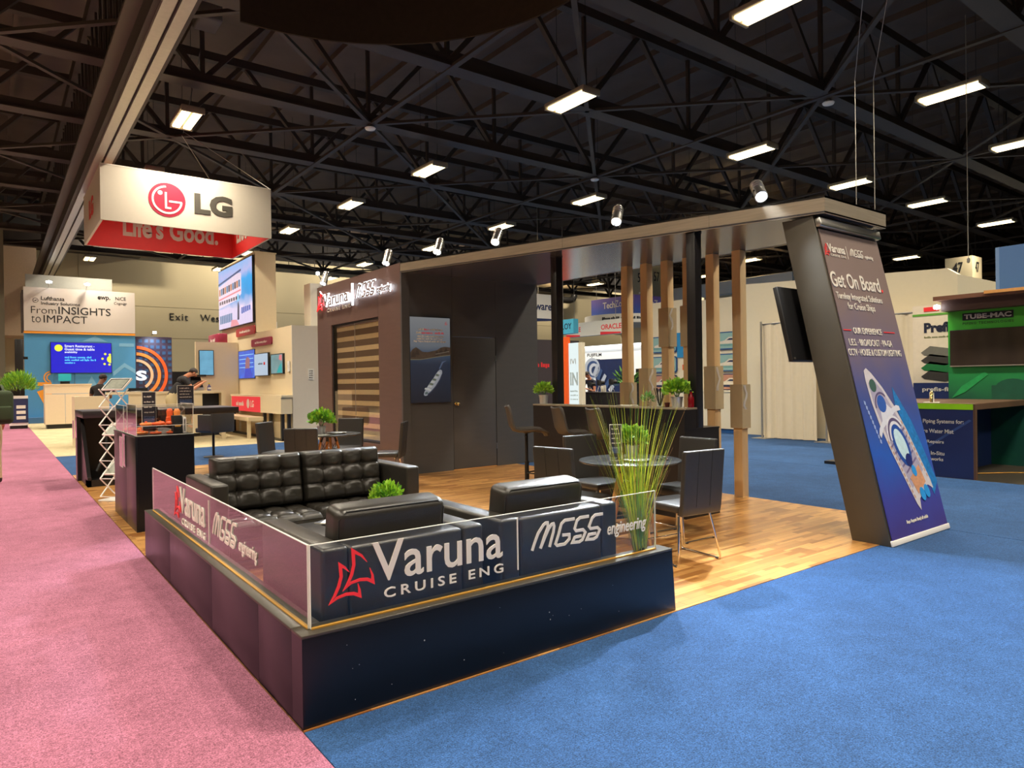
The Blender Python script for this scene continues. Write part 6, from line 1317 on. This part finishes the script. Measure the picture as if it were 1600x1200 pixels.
kc = thing('black_counter', 'black counter with equipment under the lens picture', 'counter', (14.5, 14.1, 0), -PI/2); B(kc, 'front_panel', M_black, 0, 1.0, 0, .03, .05, 1.08); B(kc, 'front_panel', M_black, 1.005, 2.05, 0, .03, .05, 1.08); B(kc, 'counter_top', M_black, -.02, 2.07, -.02, .7, 1.08, 1.11); B(kc, 'rear_panel', M_black, 0, 2.05, .66, .7, 0, 1.08); B(kc, 'plinth', M_dark, .03, 2.0, .03, .66, 0, .05)
def camera_rig(label, y, s=1.0):
    t = thing('camera_device', label, 'camera', (14.75, y, 1.115), 1.2); MB().box(-.06*s,.06*s,-.05,.05,.16*s,.30*s).build('camera_body', M_dark, t, True, .01); MB().tube([(0,-.05,.23*s),(0,-.18,.23*s)], .045*s, 12).build('lens', M_darkm, t, True)
    for a in (0, 2.1, 4.2): MB().tube([(0,0,.17*s),(.11*math.cos(a),.11*math.sin(a),0)], .008, 6).build('tripod_leg', M_steel, t)
    return t
camera_rig('camera on small stand left on the black counter', 13.75, 1.1); camera_rig('camera on small stand at the middle of the black counter', 13.3, 1.3); camera_rig('dark camera at the right of the black counter', 12.75, 1.4)
t = thing('folded_card', 'cream folded card on the black counter', 'card', (14.7, 13.05, 1.115), .4); B(t, 'front', M_paper, -.1, .1, -.05, -.04, 0, .22); B(t, 'back', M_paper, -.1, .1, .04, .05, 0, .2)
t = potted_plant('leafy indoor palm between the first and second beech posts', (17.6, 14.75, 0), .16, .35, .30, 110, .32, 33, pm=M_dark, leafm=[M_leafd, M_leaf2], wid=.16, squash=1.3); t.location.z = 0
for c in t.children:
    if c.name.startswith('foliage'): c.location.z = .9
t = thing('dark_cabinet', 'dark cabinet behind the second beech post', 'cabinet', (17.9, 14.6, 0), -PI/2); B(t, 'body', M_dark, 0, .8, 0, .5, 0, 1.9); B(t, 'door', M_darkm, .03, .77, -.02, 0, .1, 1.85)

# ================================================================== PEOPLE
def person(label, loc, rz, J, E_, face, parts_mat, hairm=None, extra=None, hold=None):
    """J: joint -> (x,y,z,radius); E_: edges; parts_mat: joint -> material index; one continuous skinned body"""
    names = list(J); me = bpy.data.meshes.new('body'); me.from_pydata([J[n][:3] for n in names], [(names.index(a), names.index(b)) for a, b in E_], [])
    ob = bpy.data.objects.new('tmp', me); COL.objects.link(ob); ob.modifiers.new('s', 'SKIN')
    for i, n in enumerate(names):
        r = J[n][3]; me.skin_vertices[0].data[i].radius = (r, r*(J[n][4] if len(J[n]) > 4 else 1)); me.skin_vertices[0].data[i].use_root = (n == 'pelvis')
    sb = ob.modifiers.new('d', 'SUBSURF'); sb.levels = 2; sb.render_levels = 2
    bpy.context.view_layer.update()
    body = bpy.data.meshes.new_from_object(ob.evaluated_get(bpy.context.evaluated_depsgraph_get())); bpy.data.objects.remove(ob)
    t = thing('person', label, 'person', loc, rz)
    mats = face['mats']
    body.materials.clear()
    for m in mats: body.materials.append(m)
    segs = [(Vector(J[a][:3]), Vector(J[b][:3]), parts_mat[b]) for a, b in E_]
    for p in body.polygons:
        c = p.center; best = None
        for a, b, mi in segs:
            d = b-a; u = max(0, min(1, (c-a).dot(d)/max(d.length_squared, 1e-9))); q = (c-(a+d*u)).length
            if best is None or q < best[0]: best = (q, mi)
        p.material_index = best[1]; p.use_smooth = True
    put('body', body, t)
    # head: face features and hair follow the head direction
    h = Vector(J['head'][:3]); f = Vector(face['dir']).normalized(); up = (h-Vector(J['neck'][:3])).normalized(); up = (up-f*up.dot(f)).normalized(); s = f.cross(up)
    M = Matrix((s, f, up)).transposed().to_4x4(); M.translation = h
    MB().ell((0,.088,-.005), (.016,.022,.026), 8, 6).xf(M).build('nose', mats[0], t, True)
    for k in (-1, 1):
        MB().ell((k*.082,0,0), (.014,.025,.036), 8, 6).xf(M).build('ear', mats[0], t, True); MB().ell((k*.032,.082,.022), (.012,.008,.007), 8, 5).xf(M).build('eye', M_dark, t, True)
    MB().ell((0,.082,-.052), (.026,.008,.007), 8, 5).xf(M).build('mouth', mat('lips', S(150,80,70), .5), t, True)
    hb_ = MB().ell((0,-.018,.030), (.092,.102,.098), 16, 12); hb_.v = [(x, y, max(z, .035+1.05*min(0, y+.02)) if y < .02 else max(z, .05+.35*max(0, y-.02))) for x, y, z in hb_.v]
    hb_.xf(M).build('hair', hairm or M_hair, t, True)
    return t
def hand(J, E_, P, w, name, d, up, r=.0095, curl=.4):
    """five fingers from wrist w along d, palm normal up"""
    d = Vector(d).normalized(); n = Vector(up).normalized(); s = d.cross(n).normalized(); w = Vector(J[w[0]][:3]) if isinstance(w, tuple) else Vector(J[w][:3])
    pm = w+d*.07; J[name+'palm'] = (*pm, .028, .5)
    P[name+'palm'] = 0
    for k, (off, ln) in enumerate(((-.030,.062),(-.011,.074),(.010,.078),(.029,.07))):
        a = pm+s*off+d*.035; b = a+d*ln*.6-n*ln*.2*curl; c = b+d*ln*.35-n*ln*.5*curl
        for q, v in (('a', a), ('b', b), ('c', c)): J[name+'f%d%s' % (k, q)] = (*v, r); P[name+'f%d%s' % (k, q)] = 0
        E_ += [(name+'palm', name+'f%da' % k), (name+'f%da' % k, name+'f%db' % k), (name+'f%db' % k, name+'f%dc' % k)]
    a = w+d*.04-s*.04; b = a+d*.035-s*.02-n*.01
    J[name+'ta'] = (*a, r*1.15); J[name+'tb'] = (*b, r); P[name+'ta'] = P[name+'tb'] = 0; E_ += [(name+'palm', name+'ta'), (name+'ta', name+'tb')]
    return name+'palm'
def make_person(label, loc, rz, lean, head_dir, arms, mats, legs=None, hip=.96, shoulders=.19, build_=1.0, hairm=None):
    """faces local +y; lean = forward tilt of trunk in radians"""
    up = Vector((0, math.sin(lean), math.cos(lean))); pel = Vector((0, 0, hip)); J = {}; E_ = []; P = {}
    def add(n, v, r, mi, par=None, ry=None):
        J[n] = (*v, r*build_) if ry is None else (*v, r*build_, ry); P[n] = mi
        if par: E_.append((par, n))
    add('pelvis', pel, .145, 2, None, .75); add('waist', pel+up*.16, .135, 1, 'pelvis', .75); add('chest', pel+up*.38, .155, 1, 'waist', .75); add('upper', pel+up*.48, .12, 1, 'chest', .75)
    add('neckbase', pel+up*.55, .065, 1, 'upper'); nd = (up+Vector(head_dir)*.35).normalized(); add('neck', pel+up*.57+nd*.06, .054, 0, 'neckbase'); hd = Vector(J['neck'][:3])+(nd*.75+Vector(head_dir)*.2).normalized()*.13
    add('head', hd, .088, 0, 'neck'); add('crown', hd+nd*.065, .070, 0, 'head'); 
    jw = hd+Vector(head_dir).normalized()*.03-nd*.05; add('jaw', jw, .055, 0, 'head')
    for s, nm in ((-1, 'l'), (1, 'r')):
        sh = pel+up*.49+Vector((s*shoulders, 0, 0)); add(nm+'sh', sh, .068, 1, 'upper'); el, wr = arms[nm]; el = Vector(el); wr = Vector(wr)
        add(nm+'mid', sh.lerp(el, .55), .055, 1, nm+'sh'); add(nm+'el', el, .042, 0, nm+'mid'); add(nm+'wr', wr, .029, 0, nm+'el'); pn = hand(J, E_, P, nm+'wr', nm, wr-el, (0, .1, 1) if abs((wr-el).normalized().z) < .8 else (s, 0, .1)); E_.append((nm+'wr', pn))
        hp = pel+Vector((s*.09, 0, -.06)); add(nm+'hip', hp, .105, 2, 'pelvis'); L_ = legs[nm] if legs else ((s*.10, .02, .50), (s*.11, -.02, .08))
        add(nm+'kn', L_[0], .068, 2, nm+'hip'); add(nm+'an', L_[1], .05, 2, nm+'kn'); an = Vector(L_[1]); add(nm+'heel', (an.x, an.y-.02, .045), .045, 3, nm+'an'); add(nm+'toe', (an.x, an.y+.17, .035), .038, 3, nm+'heel')
    return person(label, loc, rz, J, E_, {'dir': head_dir, 'mats': mats}, P, hairm)
M_shirtk = mat('black_shirt', S(30,28,30), .8, var=.15); M_khaki = mat('khaki_cloth', S(196,178,136), .8, var=.06); M_shoe = mat('brown_shoe', S(52,40,34), .5); M_jean = mat('dark_trousers', S(40,44,60), .8); M_greenc = mat('dark_green_cloth', S(52,66,40), .85, var=.12); M_navyc = mat('navy_shirt', S(30,36,56), .8)
bend = make_person('man in black polo shirt and khaki trousers bending over the service desk', (2.62, 16.7, 0), math.radians(-90), .62, (0, .75, -.62), {'l': ((-.26, .44, 1.27), (-.14, .62, 1.41)), 'r': ((.26, .42, 1.27), (.14, .64, 1.41))}, [M_skin, M_shirtk, M_khaki, M_shoe], hip=1.12, build_=1.08, legs={'l': ((-.10,.02,.58),(-.11,-.03,.08)), 'r': ((.10,.02,.58),(.11,-.03,.08))})
bend.scale = (1.1, 1.1, 1.1)
back = make_person('man in black shirt with a phone beside the service desk, seen from behind', (1.18, 18.5, 0), math.radians(-40), .15, (.1, .9, -.35), {'l': ((-.26, .10, 1.16), (-.12, .36, 1.22)), 'r': ((.27, .08, 1.16), (.10, .38, 1.26))}, [mat('skin_dark', S(120,76,54), .5), M_shirtk, M_jean, M_shoe], hip=.95)
back.scale = (1.04, 1.04, 1.04)
t = thing('phone', 'black phone held by the man beside the service desk', 'phone', (1.58, 18.86, 1.36), math.radians(-40)); MB().box(-.04,.04,-.006,.006,-.02,.14).build('phone_body', M_dark, t, True, .004); B(t, 'phone_glass', mat('phone_screen', S(60,70,90), .2), -.036, .036, -.008, -.006, -.012, .132)
make_person('man in dark jacket working at the black camera counter', (15.5, 14.4, 0), math.radians(100), .28, (0, .7, -.7), {'l': ((-.27, .25, 1.12), (-.15, .48, 1.20)), 'r': ((.27, .25, 1.12), (.12, .50, 1.22))}, [M_skin, M_navyc, M_jean, M_shoe], hip=1.0)
make_person('person with dark green backpack cut off by the left picture edge', (-1.12, 10.6, 0), math.radians(20), .05, (-.2, .95, -.1), {'l': ((-.30, -.02, 1.18), (-.28, .18, 1.02)), 'r': ((.30, -.02, 1.16), (.27, .14, .98))}, [M_skin, mat('charcoal_shirt', S(44,42,46), .8), M_khaki, M_shoe], hip=.95)
bp = thing('backpack', 'dark green backpack on the person at the left picture edge', 'backpack', (-1.05, 10.40, .95), math.radians(20)); MB().box(-.19,.19,-.24,-.05,0,.52).build('bag', M_greenc, bp, True, .07, 4); MB().box(-.14,.14,-.29,-.22,.06,.28).build('front_pocket', M_greenc, bp, True, .03, 3)
for s in (-1, 1): MB().tube([(s*.11,-.07,.5),(s*.12,.05,.60),(s*.13,.16,.45),(s*.14,.12,.2),(s*.15,-.05,.06)], .018, 6).build('strap', M_greenc, bp, True)
